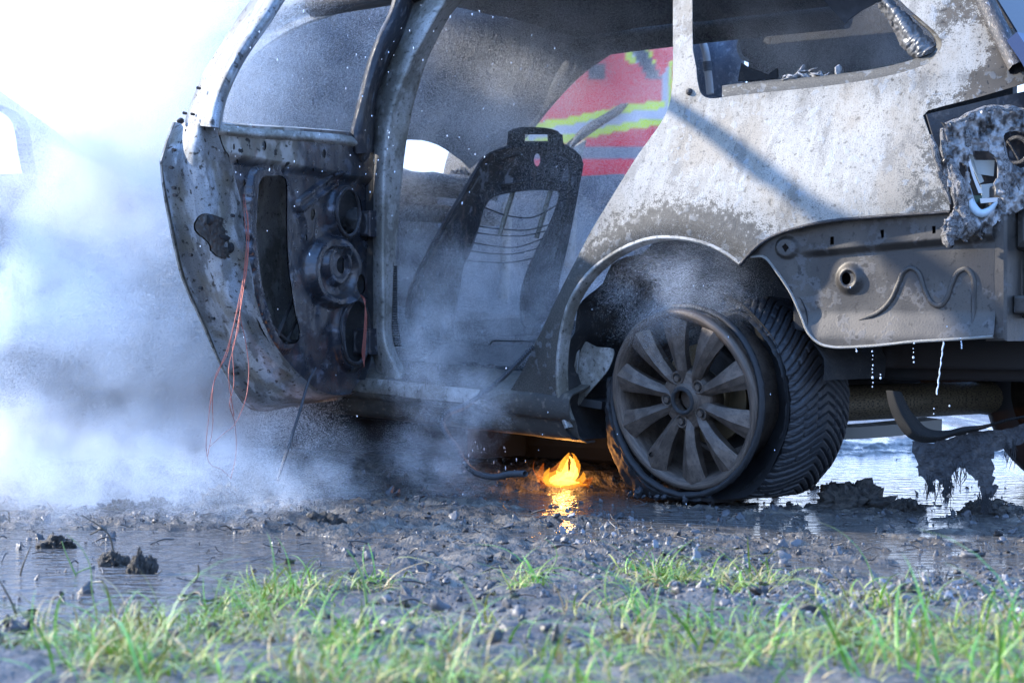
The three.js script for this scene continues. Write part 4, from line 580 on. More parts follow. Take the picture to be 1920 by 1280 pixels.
  const prof = (inner) => (t, w, k) => {
    const c = w * 2 - 1, rag = 0.020 * (fbm(t * 14, 3.3, 1, 4) - 0.5) * (w < 0.1 ? 1 : 0), crown = (c > 0 ? 0.4 : 1) * (0.020 * c * c * c * c + 0.012 * c * c), s = t * 0.28;
    const fold = (1 - ss(0, 0.10, k)) * 0.045 + 0.018 * ss(0.86, 1, k);
    let R = 0.292 - crown - fold + 0.006 * Math.sin(t * 3 + 1) + 0.004 * (fbm(t * 9, w * 5, 2) - 0.5);
    if (inner) R -= 0.014; else {
      const sk = Math.pow(Math.abs(c), 1.25) * 0.075, ph = (s + sk) / 0.0215, g1 = Math.abs(((ph % 1) + 1) % 1 - 0.5) * 2, id = Math.floor(ph);
      let g = ss(0.70, 0.88, g1) * (0.6 + 0.4 * ss(0.05, 0.2, Math.abs(c)));
      for (const cc of [0.34, 0.66]) g = Math.max(g, ss(0.030, 0.014, Math.abs(Math.abs(c) - cc - 0.05 * (hash(id, 3, cc * 10 | 0) - 0.5))) * (hash(id, 1, 7) > 0.6 ? 0.8 : 0.15));
      R -= 0.0075 * g * ss(0.995, 0.9, Math.abs(c)) - 0.003 * (hash(id, 5, c > 0 ? 1 : 2) - 0.5);
    }
    return place(R, t, -0.078 - w * tw + rag + 0.01 * Math.sin(t * 2));
  };
  const ty = part('tyre', car); wheel.remove(ty); ty.position.copy(wc); ty.rotation.y = -0.09;
  mesh('tread', tread(1.36, -1.95, 900, prof(false)), M.rubber, ty);
  mesh('carcass_and_dark_fill', [tread(1.36, -1.95, 200, prof(true)), tread(1.3, -1.9, 120, (t, w) => place(mix(0.268, 0.172, w), t, mix(-0.066, -0.150, w) + 0.004 * Math.sin(t * 9))), tread(1.3, -1.9, 120, (t, w) => place(mix(0.285, 0.17, w), t, -0.27 + 0.01 * Math.sin(t * 5)))], M.char_and_shade, ty);  // tread lining, plus dark rings added to paint the shaded gap black
  const tb = []; for (let i = 0; i < 54; i++) { const q = i < 34 ? place(rr(0.250, 0.285), rr(1.25, 1.50), rr(-0.2, -0.07)) : place(rr(0.25, 0.30), rr(-2.3, -1.4), rr(-0.09, 0.01)), g = lump(rr(0.004, 0.010), 1.2, 2.4, i * 3.7, 1.4, 0.8, 1, 3); g.rotateZ(rnd() * 3); g.translate(q.x, q.y, q.z); tb.push(g); }
  mesh('torn_edge', tb, M.rubber, ty);
  // bead left on the rim and the collapsed sidewall at the front
  mesh('bead', (() => { const g = new THREE.TorusGeometry(0.226, 0.0075, 10, 160), p = g.attributes.position; for (let i = 0; i < p.count; i++) { const x = p.getX(i), y = p.getY(i), k = 1 + 0.030 * (fbm(x * 70, y * 70, p.getZ(i) * 60, 4) - 0.4); p.setXYZ(i, x * k, y * k, p.getZ(i) * 1.4 - 0.018); } g.computeVertexNormals(); return g; })(), M.char_and_shade, ty);
  const sw = []; for (let i = 0; i <= 40; i++) { const t = mix(2.95, 4.9, i / 40), f = Math.sin(i / 40 * 3.14), wob = 0.03 * (fbm(i * 0.35, 1, 2, 4) - 0.5); sw.push([place(0.236, t, -0.02), place(0.255 + 0.012 * f, t, -0.04 + wob), place(0.275 + 0.028 * f + wob, t, -0.07), place(0.285 + 0.032 * f + wob, t, -0.12), place(0.28 + 0.03 * f, t, -0.18)]); }
  mesh('sidewall', loft(sw, { along: 3, across: 6, thick: 0.008, bump: (x, y, z) => 0.016 * (fbm(x * 40, y * 40, z * 40, 4) - 0.5) }), M.char_and_shade, ty);
  const far = part('far_wheel', car); far.position.set(0.40, 0.25, -1.52);
  mesh('tyre', lathe([[0.2, -0.1], [0.26, -0.11], [0.29, -0.08], [0.30, 0], [0.29, 0.08], [0.26, 0.11], [0.2, 0.1]], 48), M.rubber, far);
  mesh('rim', lathe([[0.0, 0.06], [0.1, 0.05], [0.2, 0.1], [0.2, -0.1], [0.1, -0.09], [0, -0.08]], 40), M.alloy, far);
  const fw = part('front_wheel', car); fw.position.set(-2.62, 0.29, -0.12);
  fw.add(far.children[0].clone(), far.children[1].clone());
}

// ================================================================ loose things hanging from the wreck
const carPt = (p) => toWorld(p);
{
  const w = (pts) => pts.map(([x, y, h]) => carPt(dpx(x, y, h)));
  const strand = (pts, r = 0.0008) => tube(w(pts), r, 5, false, 60);
  const t = thing('copper_wire', 'long thin copper wires trailing from the latch side of the open rear door', 'wire', carPt(dpx(455, 400, -0.02)));
  const add = (g, m = M.copper, p = t) => { g.translate(-p.position.x, -p.position.y, -p.position.z); return mesh('strand', g, m, p); };
  add(strand([[455, 352, .05], [458, 385, -.01], [464, 400, -.02], [460, 480, -.02], [455, 540, -.02], [443, 590, -.03], [425, 665, -.05], [405, 700, -.08], [396, 740, -.09], [390, 790, -.09], [386, 840, -.09], [392, 868, -.09], [415, 880, -.09], [432, 896, -.09]]));
  add(strand([[456, 356, .04], [461, 392, -.02], [466, 440, -.02], [462, 510, -.02], [452, 560, -.02], [446, 620, -.03], [436, 650, -.04], [438, 720, -.06], [430, 760, -.07], [439, 790, -.07], [442, 850, -.07], [432, 898, -.07]]));
  add(strand([[457, 356, .04], [463, 430, -.02], [456, 520, -.02], [450, 590, -.03], [460, 640, -.03], [466, 690, -.04], [462, 740, -.05], [448, 780, -.06], [436, 800, -.06], [420, 812, -.06], [392, 838, -.07]]));
  add(strand([[455, 360, .04], [459, 420, -.02], [463, 470, -.02], [446, 570, -.03], [430, 640, -.04], [412, 690, -.07], [398, 730, -.09], [398, 800, -.09], [388, 858, -.09]], 0.0009));
  add(strand([[464, 400, -.02], [466, 450, -.03], [458, 530, -.03], [440, 640, -.04], [428, 700, -.06], [438, 780, -.07]], 0.0009));
  const t2 = thing('copper_wire', 'short bundle of red copper wires hanging inside the lower speaker hole of the rear door', 'wire', carPt(dpx(684, 600, -0.02)));
  for (let k = 0; k < 4; k++) add(strand([[672 + k, 552, .01], [681 + k, 562, -.025], [687 - k, 588, -.03], [686 - k * 1.5, 630, -.03], [684 - k * 1.8, 660, -.03], [682 - k, 688 - k * 6, -.03]], 0.0010), M.copper, t2);
}
{
  const pts = [[592, 690], [578, 716], [562, 770], [545, 825], [528, 878], [521, 900]].map(([x, y], i) => carPt(dpx(x, y, -0.02 - 0.005 * i)));
  const o = mesh('black_cable', tube(pts, 0.0036, 7, false, 40), M.cable); tag(o, 'straight black cable hanging from the bottom of the open rear door to the mud', 'cable');
}
{
  const P = [[1000, 650, .02], [975, 676, .03], [945, 706, .035], [905, 738, .04], [868, 762, .05], [838, 776, .06], [829, 792, .07], [838, 815, .08], [856, 840, .09], [872, 868, .09], [892, 886, .09], [925, 894, .10], [955, 889, .12], [985, 888, .15]].map(([x, y, z]) => carPt(sidePx(x, y, z)));
  const c = new THREE.CatmullRomCurve3(P, false, 'centripetal'), N = 900, seg = 10, g = new THREE.TubeGeometry(c, N, 1, seg), p = g.attributes.position;
  for (let i = 0; i <= N; i++) { const q = c.getPointAt(i / N), r = 0.0072 + 0.0016 * Math.sin(i / N * 110 * 6.2832) - 0.002 * ss(0.42, 0.1, i / N); for (let j = 0; j <= seg; j++) { const k = i * (seg + 1) + j, a = V(p.getX(k), p.getY(k), p.getZ(k)).sub(q).multiplyScalar(r).add(q); p.setXYZ(k, a.x, a.y, a.z); } }
  g.computeVertexNormals();
  tag(mesh('corrugated_hose', g, M.cable), 'black corrugated cable hose looping over the sill down into the mud', 'hose');
}
{ // torn mat under the tail
  const F = new Frame(V(0.78, 0, -0.30), V(CC, 0, -SN), V(0, 1, 0));
  const t = thing('torn_mat', 'charred woven mat hanging torn and dripping under the rear bumper area', 'mat', carPt(F.px(1790, 860)));
  const L = (x, y, h) => carPt(F.px(x, y, h)).sub(t.position);
  const weave = mat('woven_mat', maps(512, 512, (u, v) => { const a = Math.sin(u * 402) * Math.sin(v * 402), f = fbm(u * 12, v * 12, 1, 4), k = ss(0.1, 0.5, a); return [...mix3([0.05, 0.048, 0.045], mix3([0.33, 0.30, 0.26], [0.20, 0.18, 0.16], f), k), 0.8, k]; }, 4), { bumpScale: 0.003 });
  mesh('woven_band', loft([[1662, 732, 1690, 734], [1668, 762, 1706, 766], [1680, 790, 1722, 786], [1698, 815, 1736, 800], [1716, 826, 1752, 806], [1750, 830, 1780, 806], [1790, 818, 1806, 800], [1840, 806, 1846, 796], [1890, 790, 1894, 784], [1960, 778, 1960, 772]].map(([x, y, u, v], i) => [L(x, y, 0.03), L((x + u) / 2, (y + v) / 2, 0.05), L(u, v, 0.0)]), { along: 6, across: 5, thick: 0.004 }), weave, t);
  const felt = mat('charred_felt', sootMaps, { bumpScale: 0.006, color: new THREE.Color(1.3, 1.3, 1.35) });
  const ragged = (pts, am, sd, n = 5) => curve(pts, pts.length * n, true).map(([x, y], i) => [x + am * 2 * (vn(i * 1.3, sd) - 0.5), y + (y > 850 ? am * 2.2 : am) * (vn(i * 1.7, sd + 5) - 0.3)]);
  const g1 = sheet(F, ragged([[1712, 826], [1752, 828], [1790, 818], [1842, 806], [1900, 800], [1960, 782], [1962, 800], [1930, 818], [1900, 838], [1866, 846], [1862, 880], [1868, 915], [1852, 940], [1846, 958], [1838, 952], [1842, 915], [1828, 892], [1812, 880], [1800, 872], [1790, 888], [1782, 915], [1776, 936], [1766, 930], [1768, 905], [1756, 900], [1750, 922], [1742, 925], [1740, 900], [1726, 890], [1722, 860]], 6, 4), [], { disp: (a, b) => 0.05 * fbm(a * 14, b * 6, 2, 4) + 0.015 * fbm(a * 60, b * 30, 4, 3), thick: 0.005, max: 0.008 });
  g1.applyMatrix4(new THREE.Matrix4().makeRotationY(-YAW)); g1.translate(W0.x - t.position.x, 0 - t.position.y, W0.z - t.position.z);
  mesh('charred_felt', g1, felt, t);
  const th = []; for (let i = 0; i < 70; i++) { const c = [[1745, 905], [1772, 915], [1846, 935], [1800, 880], [1900, 836]][i % 5], x = c[0] + rr(-14, 14), y = c[1] + rr(-18, 4); th.push(tube([L(x, y, 0.05), L(x + rr(-4, 4), y + 14, 0.05), L(x + rr(-9, 9), y + rr(22, 48), 0.05)], (q) => 0.0014 * (1 - q * 0.7), 4)); }
  stuff(mesh('threads', th, felt, t));
}

// ================================================================ GROUND AND WATER
const wetMud = maps(1024, 1024, (u, v) => {
  const f1 = fbm(u * 6, v * 6, 2, 5), f2 = fbm(u * 30, v * 30, 5, 5), f3 = fbm(u * 160, v * 160, 1, 4);
  let c = mix3([0.27, 0.25, 0.228], [0.38, 0.355, 0.32], ss(0.4, 0.62, f1)); c = mix3(c, [0.17, 0.165, 0.16], ss(0.5, 0.62, f2) * 0.7); c = mix3(c, [0.44, 0.43, 0.42], ss(0.63, 0.69, f3) * 0.5);
  return [...c, 0.22 + 0.5 * f2, 0.55 * f2 + 0.45 * f3];
});
const mudMat = mat('wet_mud', wetMud, { bumpScale: 0.012 });
const lumpy = (x, z) => { const a = fbm(x * 9, z * 9, 2, 4), b = fbm(x * 38, z * 30, 6, 4), c = 1 - Math.abs(2 * fbm(x * 20 + 3, z * 16, 8, 4) - 1); return 0.055 * (a - 0.5) + 0.030 * (b - 0.5) + 0.016 * (c - 0.75); };
function groundY(x, z) {
  const n1 = fbm(x * 1.7 + 3, z * 1.7, 1, 3) - 0.5, near = ss(-3.75, -3.15, z), b = { y: -0.006 + 0.03 * n1 };
  b.y += 0.022 * near + 0.020 * ss(-3.0, -2.5, z);                                             // the grassy verge
  b.y += 0.045 * ss(-5.25, -5.6, z) * ss(0.45, 0.15, x) * ss(-9, -8, z);  // mound added to close off the bright gap under the car
  b.y -= 0.042 * ss(-0.30, -0.55, x) * ss(-2.85, -3.2, z) * ss(-4.5, -4.1, z);                    // puddle at the left
  b.y += 0.026 * Math.exp(-(((x + 0.38) / 0.42) ** 2) - ((z + 4.75) / 0.30) ** 2);             // raked mud before the door
  b.y += 0.012 * Math.exp(-(((x - 0.1) / 0.5) ** 2) - ((z + 4.05) / 0.22) ** 2);
  b.y -= 0.002 * ss(0.18, 0.4, x) * ss(-3.55, -3.75, z) * ss(-5.0, -4.8, z);                    // shallow water before the wheel
  b.y -= 0.020 * ss(-0.05, 0.05, x) * ss(0.45, 0.25, x) * ss(-4.7, -4.85, z) * ss(-5.6, -5.4, z);
  b.y -= 0.026 * ss(0.55, 0.9, x + 0.2 * n1) * ss(-5.05, -5.3, z) * ss(-7.0, -6.2, z + 0.5 * n1);
  const far = ss(-7.5, -10, z);
  const calm = 1 - 0.45 * ss(-0.30, -0.55, x) * ss(-2.85, -3.2, z) * ss(-4.5, -4.1, z);
  return b.y + lumpy(x, z) * mix(1, 0.4, far) * (1 - 0.4 * near) * calm + 0.01 * far;
}
{
  const xs = [-400, -90, -30, -12, -6, -3.5, -2.4], zs = [];
  for (let x = -1.9; x <= 2.3; x += 0.0085) xs.push(x); xs.push(2.9, 3.6, 5, 8, 14, 34, 90, 400);
  for (let z = -2.1, k = 0; z > -7.5; k++) { zs.push(z); z -= mix(0.0085, 0.022, ss(-4.6, -7, z)); }
  zs.push(-7.6, -7.9, -8.3, -8.8, -9.5, -10.5, -12, -15, -20, -30, -50, -90, -200, -600); zs.unshift(400, 30, 6, 1, -0.6, -1.3, -1.7, -1.9);
  const pos = [], uv = [], idx = [], nx = xs.length;
  for (const z of zs) for (const x of xs) { pos.push(x, Math.abs(x) > 5 || z > -1.2 || z < -14 ? 0.02 : groundY(x, z), z); uv.push(x, z); }
  for (let j = 0; j < zs.length - 1; j++) for (let i = 0; i < nx - 1; i++) { const a = j * nx + i; idx.push(a, a + 1, a + nx, a + 1, a + nx + 1, a + nx); }
  const g = new THREE.BufferGeometry(); g.setAttribute('position', new THREE.Float32BufferAttribute(pos, 3)); g.setAttribute('uv', new THREE.Float32BufferAttribute(uv, 2)); g.setIndex(idx); g.computeVertexNormals();
  structure(mesh('ground', g, mudMat)).userData.label = 'black wet mud and ash around the burnt car';
  const ripple = maps(512, 512, (u, v) => [1, 1, 1, 1, fbm(u * 14, v * 30, 3, 4)], 1);
  const water = plain('muddy_water', 0.085, 0.078, 0.07, 0.11, { bumpMap: ripple[2], bumpScale: 0.03 });
  const wg = new THREE.PlaneGeometry(9.8, 12.8, 1, 1); wg.rotateX(-Math.PI / 2); wg.translate(0, 0, -7.6); const wu = wg.attributes.uv; for (let i = 0; i < 4; i++) wu.setXY(i, wu.getX(i) * 9.8, wu.getY(i) * 12.8);
  const o = structure(mesh('puddle', wg, water)); o.userData.label = 'brown water standing between the mud lumps';
}
// ---- mud clods
const clodMat = mat('clod', wetMud, { bumpScale: 0.015, color: new THREE.Color(1.0, 1.0, 1.0) });
function clod(px, py, wpx, hpx, label, sd) {
  const p = onGround(px, py, 0.002), k = -p.z / FPX, parts = [], n = 5 + (sd % 3);
  for (let i = 0; i < n; i++) { const u = (i + 0.5) / n * 2 - 1, s = Math.sqrt(1 - u * u * 0.8), g = lump(1, 1.25, 2.4, sd * 7.3 + i * 3.1, wpx * k * 0.30, hpx * k * s * rr(0.7, 1.05), wpx * k * 0.3, 4); g.translate(u * wpx * k * 0.36, rr(-0.1, 0.1) * hpx * k, rr(-0.15, 0.15) * wpx * k); parts.push(g); }
  const o = tag(mesh('mud_clod', parts, clodMat), label, 'mud clod'); o.position.copy(p); return o;
}
clod(425, 950, 90, 38, 'big grassy clod of mud below the hanging copper wires', 1);
clod(225, 962, 50, 26, 'round mud clod in the smoke, leftmost of the two side by side', 2);
clod(290, 958, 60, 22, 'flat mud clod with a spike in the smoke right of the round clod', 3);
clod(265, 1072, 46, 36, 'dark square clod standing in the left puddle', 4);
clod(215, 1058, 50, 22, 'grey mud lump at the foot of the bent dead stem', 5);
clod(105, 1024, 56, 18, 'low mud island out in the left puddle', 6);
clod(1604, 948, 120, 38, 'long dark mud heap just behind the burst tyre', 7);
clod(1560, 925, 36, 20, 'small pointed mud lump touching the burst tyre', 8);
clod(545, 872, 90, 26, 'smoky mud heap at the foot of the black cable', 9);
clod(1075, 915, 70, 16, 'low mud bank lit by the flame', 10);
clod(730, 888, 80, 22, 'dark clod under the sill behind the loop of the hose', 11);
clod(1700, 956, 60, 20, 'mud lump below the torn mat, left of its tail', 12);
clod(1840, 962, 70, 22, 'mud lump below the longest rag of the torn mat', 13);
clod(600, 985, 70, 20, 'wide mud lump in front of the door', 14);
clod(665, 912, 54, 22, 'clod with a pale face under the open rear door', 15);
// ---- grit, splinters and flakes lying everywhere
{
  const g = new THREE.InstancedMesh(lump(1, 1.3, 1.9, 3, 1, 0.6, 1, 2), plain('wet_grit', 1, 1, 1, 0.5), 9000); g.name = numbered('grit'); g.castShadow = g.receiveShadow = true;
  const m = new THREE.Matrix4(), q = new THREE.Quaternion(), c = new THREE.Color();
  for (let i = 0; i < 9000; i++) {
    let x, z, s, b = rnd() < 0.26;
    if (b) { const t = rnd(), e = onGround(mix(1040, 1960, t), mix(1020, 1150, ss(0, 0.7, t)) + gauss() * 34, 0); x = e.x; z = e.z; s = Math.min(0.008, 0.0013 * Math.pow(rnd() + 0.004, -0.5)); if (fbm(x * 7, z * 7, 6) < 0.45) { i--; continue; } } else { z = -rr(2.6, 5.6); x = rr(-0.27, 0.27) * -z; s = Math.min(0.010, 0.0013 * Math.pow(rnd() + 0.004, -0.55)); if (fbm(x * 5, z * 5, 3) < 0.46 || (groundY(x, z) < -0.006 && rnd() < 0.85)) { i--; continue; } }
    const y = Math.max(groundY(x, z), -0.001); q.setFromEuler(new THREE.Euler(rnd() * 6, rnd() * 6, rnd() * 6));
    g.setMatrixAt(i, m.compose(V(x, y + s * 0.3, z), q, V(s * rr(0.8, 1.8), s * rr(0.5, 1), s))); const k = b ? rr(0.03, 0.18) * (rnd() < 0.1 ? 1.8 : 1) : rr(0.015, 0.09); g.setColorAt(i, c.setRGB(k, k, k * 1.06));
  }
  scene.add(stuff(g)); g.userData.label = 'wet ash grit and crumbs scattered over the mud';
  const sp = []; for (let i = 0; i < 260; i++) { const z = -rr(2.9, 5.2), x = rr(-0.26, 0.26) * -z, y = Math.max(groundY(x, z), 0), a = rnd() * 6.28, l = rr(0.012, 0.05); sp.push(tube([V(x, y + 0.002, z), V(x + Math.cos(a) * l * 0.5, y + rr(0.003, 0.012), z + Math.sin(a) * l * 0.5), V(x + Math.cos(a) * l, y + rr(0.001, 0.014), z + Math.sin(a) * l)], rr(0.0008, 0.002), 4)); }
  const o = stuff(mesh('splinters', sp, plain('wet_splinter', 0.05, 0.047, 0.045, 0.4))); o.userData.label = 'charred splinters and roots on the mud';
}
// ---- verge grass
{
  const blade = (len, w, bend, tw) => { const n = 7, P = [], I = []; for (let i = 0; i <= n; i++) { const t = i / n, a = bend * t * t, y = len * (t - 0.32 * bend * t * t * t), x = len * a * 0.62, ww = w * (1 - t ** 2.2) * (0.7 + 0.3 * Math.min(1, t * 4)); for (const s of [-1, 0, 1]) P.push(x - (s === 0 ? w * 0.25 : 0), y, s * ww / 2 + tw * t * len); } for (let i = 0; i < n; i++) for (const s of [0, 1]) { const k = i * 3 + s; I.push(k, k + 1, k + 3, k + 1, k + 4, k + 3); } const g = new THREE.BufferGeometry(); g.setAttribute('position', new THREE.Float32BufferAttribute(P, 3)); g.setAttribute('uv', new THREE.Float32BufferAttribute(new Float32Array(P.length / 3 * 2), 2)); g.setIndex(I); g.computeVertexNormals(); return g; };
  const green = new THREE.MeshPhysicalMaterial({ color: 0xffffff, roughness: 0.5, transmission: 0.35, thickness: 0, side: THREE.DoubleSide }); green.name = 'grass_blade';
  const spots = []; 
  const dens = (x, z) => { const px = 960 + FPX * x / -z, py = 605 + FPX * EYE / -z; let d = ss(1135, 1265, py + 90 * (fbm(x * 4, z * 4, 5) - 0.5) * 2) * 0.75; d *= ss(0.48, 0.56, fbm(x * 4 + 2, z * 5, 9, 4)) * 1.6; const patch = (a, b, r, s) => Math.exp(-(((px - a) / r) ** 2) - ((py - b) / s) ** 2); d *= 0.6; d *= 1 - 0.85 * patch(860, 1262, 200, 30); d *= 1 - 0.6 * patch(930, 1200, 260, 60); d += patch(1260, 1090, 90, 18) + patch(1400, 1100, 40, 18) + patch(530, 1120, 90, 30) + patch(990, 1100, 30, 12) + 0.5 * patch(690, 1100, 40, 14) + 0.9 * patch(1700, 1250, 300, 60) + 0.9 * patch(250, 1240, 330, 50); if (px > 150 && px < 420) d *= ss(1120, 1180, py) ; return d; };
  for (let i = 0; i < 9000 && spots.length < 780; i++) { const py = 1060 + 300 * Math.sqrt(rnd()), p = onGround(rr(-40, 1960), py, 0); if (rnd() < dens(p.x, p.z)) spots.push(p); }
  for (const [a, b, r, h, n] of [[1260, 1092, 90, 14, 75], [1400, 1104, 40, 14, 34], [530, 1124, 80, 26, 70], [990, 1104, 26, 8, 16], [690, 1104, 36, 10, 14], [1130, 1160, 60, 20, 20], [430, 1170, 60, 20, 24], [1660, 1150, 90, 16, 30]]) for (let i = 0; i < n; i++) spots.push(onGround(a + gauss() * r * 0.6, b + gauss() * h * 0.6, 0));
  const kinds = 7, per = Array.from({ length: kinds }, () => []); spots.forEach((p, i) => per[i % kinds].push(p));
  const m = new THREE.Matrix4(), q = new THREE.Quaternion(), c = new THREE.Color();
  const tufts = new THREE.Group(); tufts.name = 'grass'; 
  for (let k = 0; k < kinds; k++) {
    const bl = []; const n = 5 + k % 3; for (let i = 0; i < n; i++) { const g = blade(rr(0.025, 0.07) * (i === 0 ? 1.6 : 1), rr(0.0016, 0.0034), rr(0.8, 3.0), rr(-0.6, 0.6)); g.rotateZ(rr(-0.9, 0.3)); g.rotateY(rnd() * 6.28); g.translate(rr(-0.018, 0.018), 0, rr(-0.018, 0.018)); bl.push(g); }
    const im = new THREE.InstancedMesh(merge(bl), green, per[k].length); im.name = 'tuft'; im.castShadow = im.receiveShadow = true;
    per[k].forEach((p, i) => { q.setFromEuler(new THREE.Euler(rr(-0.35, 0.35), rnd() * 6.28, rr(-0.35, 0.35))); const s = rr(0.55, 1.25); im.setMatrixAt(i, m.compose(V(p.x, groundY(p.x, p.z) - 0.003, p.z), q, V(s, s * rr(0.7, 1.15), s))); const t = rnd(), f = fbm(p.x * 3, p.z * 3, 4, 3); if (t < 0.16) c.setRGB(0.46, 0.34, 0.15); else if (t < 0.42) c.setRGB(0.38, 0.38, 0.07); else c.setRGB(mix(0.11, 0.28, f), mix(0.20, 0.44, rnd()), mix(0.015, 0.04, rnd())); im.setColorAt(i, c); });
    stuff(im); scene.add(im); im.name = numbered('grass'); im.userData.label = 'short wet green grass on the verge in front';
  }
  // a few long near blades that the lens blurs
  const nb = []; for (let i = 0; i < 80; i++) { const px = i < 50 ? rr(1250, 1960) : rr(-20, 1000), d = rr(2.1, 2.75), p = atW(px, 640, d), g = blade(rr(0.08, 0.19), rr(0.003, 0.006), rr(0.6, 2.8), rr(-0.4, 0.4)); g.rotateZ(rr(-0.5, 0.5)); g.rotateY(rnd() * 6.28); g.translate(p.x, groundY(p.x, -d) - 0.02, p.z); nb.push(g); }
  const gm = green.clone(); gm.color.setRGB(0.13, 0.34, 0.03); gm.name = 'near_blade';
  const o = stuff(mesh('grass', nb, gm)); o.userData.label = 'long bright green grass blades close to the lens';
}
// ---- single stems
{
  const dead = plain('dead_stem', 0.055, 0.045, 0.03, 0.6), live = plain('green_stem', 0.13, 0.22, 0.06, 0.5);
  const stem = (pts, r, m, label, extra = []) => { const b = onGround(pts[0][0], pts[0][1], 0), d = -b.z, W = (l) => l.map(([x, y]) => atW(x, y, d).sub(b)), g = [tube(W(pts), (t) => r * (1 - 0.6 * t), 6, false, 24), ...extra.map((e) => tube(W(e), r * 0.7, 5))]; const o = tag(mesh('plant_stem', g, m), label, 'stem'); o.position.copy(b); return o; };
  stem([[214, 1048], [208, 1015], [203, 1002], [190, 989], [170, 976], [152, 966]], 0.0024, dead, 'bent dead stem with a broken side twig in the left puddle', [[[190, 990], [180, 996], [168, 1002]]]);
  stem([[37, 1078], [42, 1060], [50, 1040], [58, 1021]], 0.002, dead, 'short straight dead stalk at the left edge of the puddle');
  stem([[17, 985], [16, 968], [15, 959], [6, 957], [-6, 959]], 0.0022, dead, 'hooked dead twig at the far left in the smoke');
  stem([[142, 1080], [132, 1058], [122, 1035], [115, 1014]], 0.0018, live, 'thin greenish stalk leaning left in the puddle', [[[140, 1076], [156, 1068], [168, 1064]]]);
  stem([[180, 1150], [172, 1110], [168, 1060], [150, 1025], [124, 1002]], 0.0013, live, 'long fine grass stalk arching over the left puddle');
  stem([[30, 1152], [20, 1128], [8, 1105], [-4, 1085]], 0.0024, dead, 'tan stalk at the left border leaning outwards');
  stem([[690, 1152], [686, 1120], [680, 1085], [668, 1055], [650, 1030]], 0.0030, live, 'tall green grass stalk standing below the door', [[[660, 1100], [667, 1088], [676, 1082]]]);
  stem([[1018, 1085], [1034, 1066], [1044, 1045], [1040, 1024], [1022, 1010]], 0.0014, live, 'thin looping grass stalk in the middle of the mud');
  stem([[922, 1105], [918, 1080], [920, 1064], [932, 1056]], 0.0013, dead, 'small curled dry stalk in the middle of the mud');
  stem([[1686, 1128], [1690, 1105], [1700, 1082], [1708, 1062]], 0.0018, live, 'slim green stalk before the puddle at the right');
  stem([[362, 1090], [370, 1080], [372, 1066], [371, 1058]], 0.003, dead, 'stubby black twig sticking up beside the puddle');
  const ring = []; for (const [x, y, rx, ry] of [[356, 1122, 20, 9], [400, 1132, 24, 11]]) { const c = onGround(x, y, 0.004), k = -c.z / FPX; ring.push(tube(Array.from({ length: 14 }, (_, i) => { const t = i / 14 * 6.28; return V(c.x + rx * k * Math.cos(t), 0.004 + 0.006 * Math.abs(Math.sin(t * 1.5)), c.z + ry * k * 4 * Math.sin(t)); }), 0.0026, 6, true)); }
  tag(mesh('root_loop', ring, dead), 'two black root loops lying at the edge of the left puddle', 'roots');
}
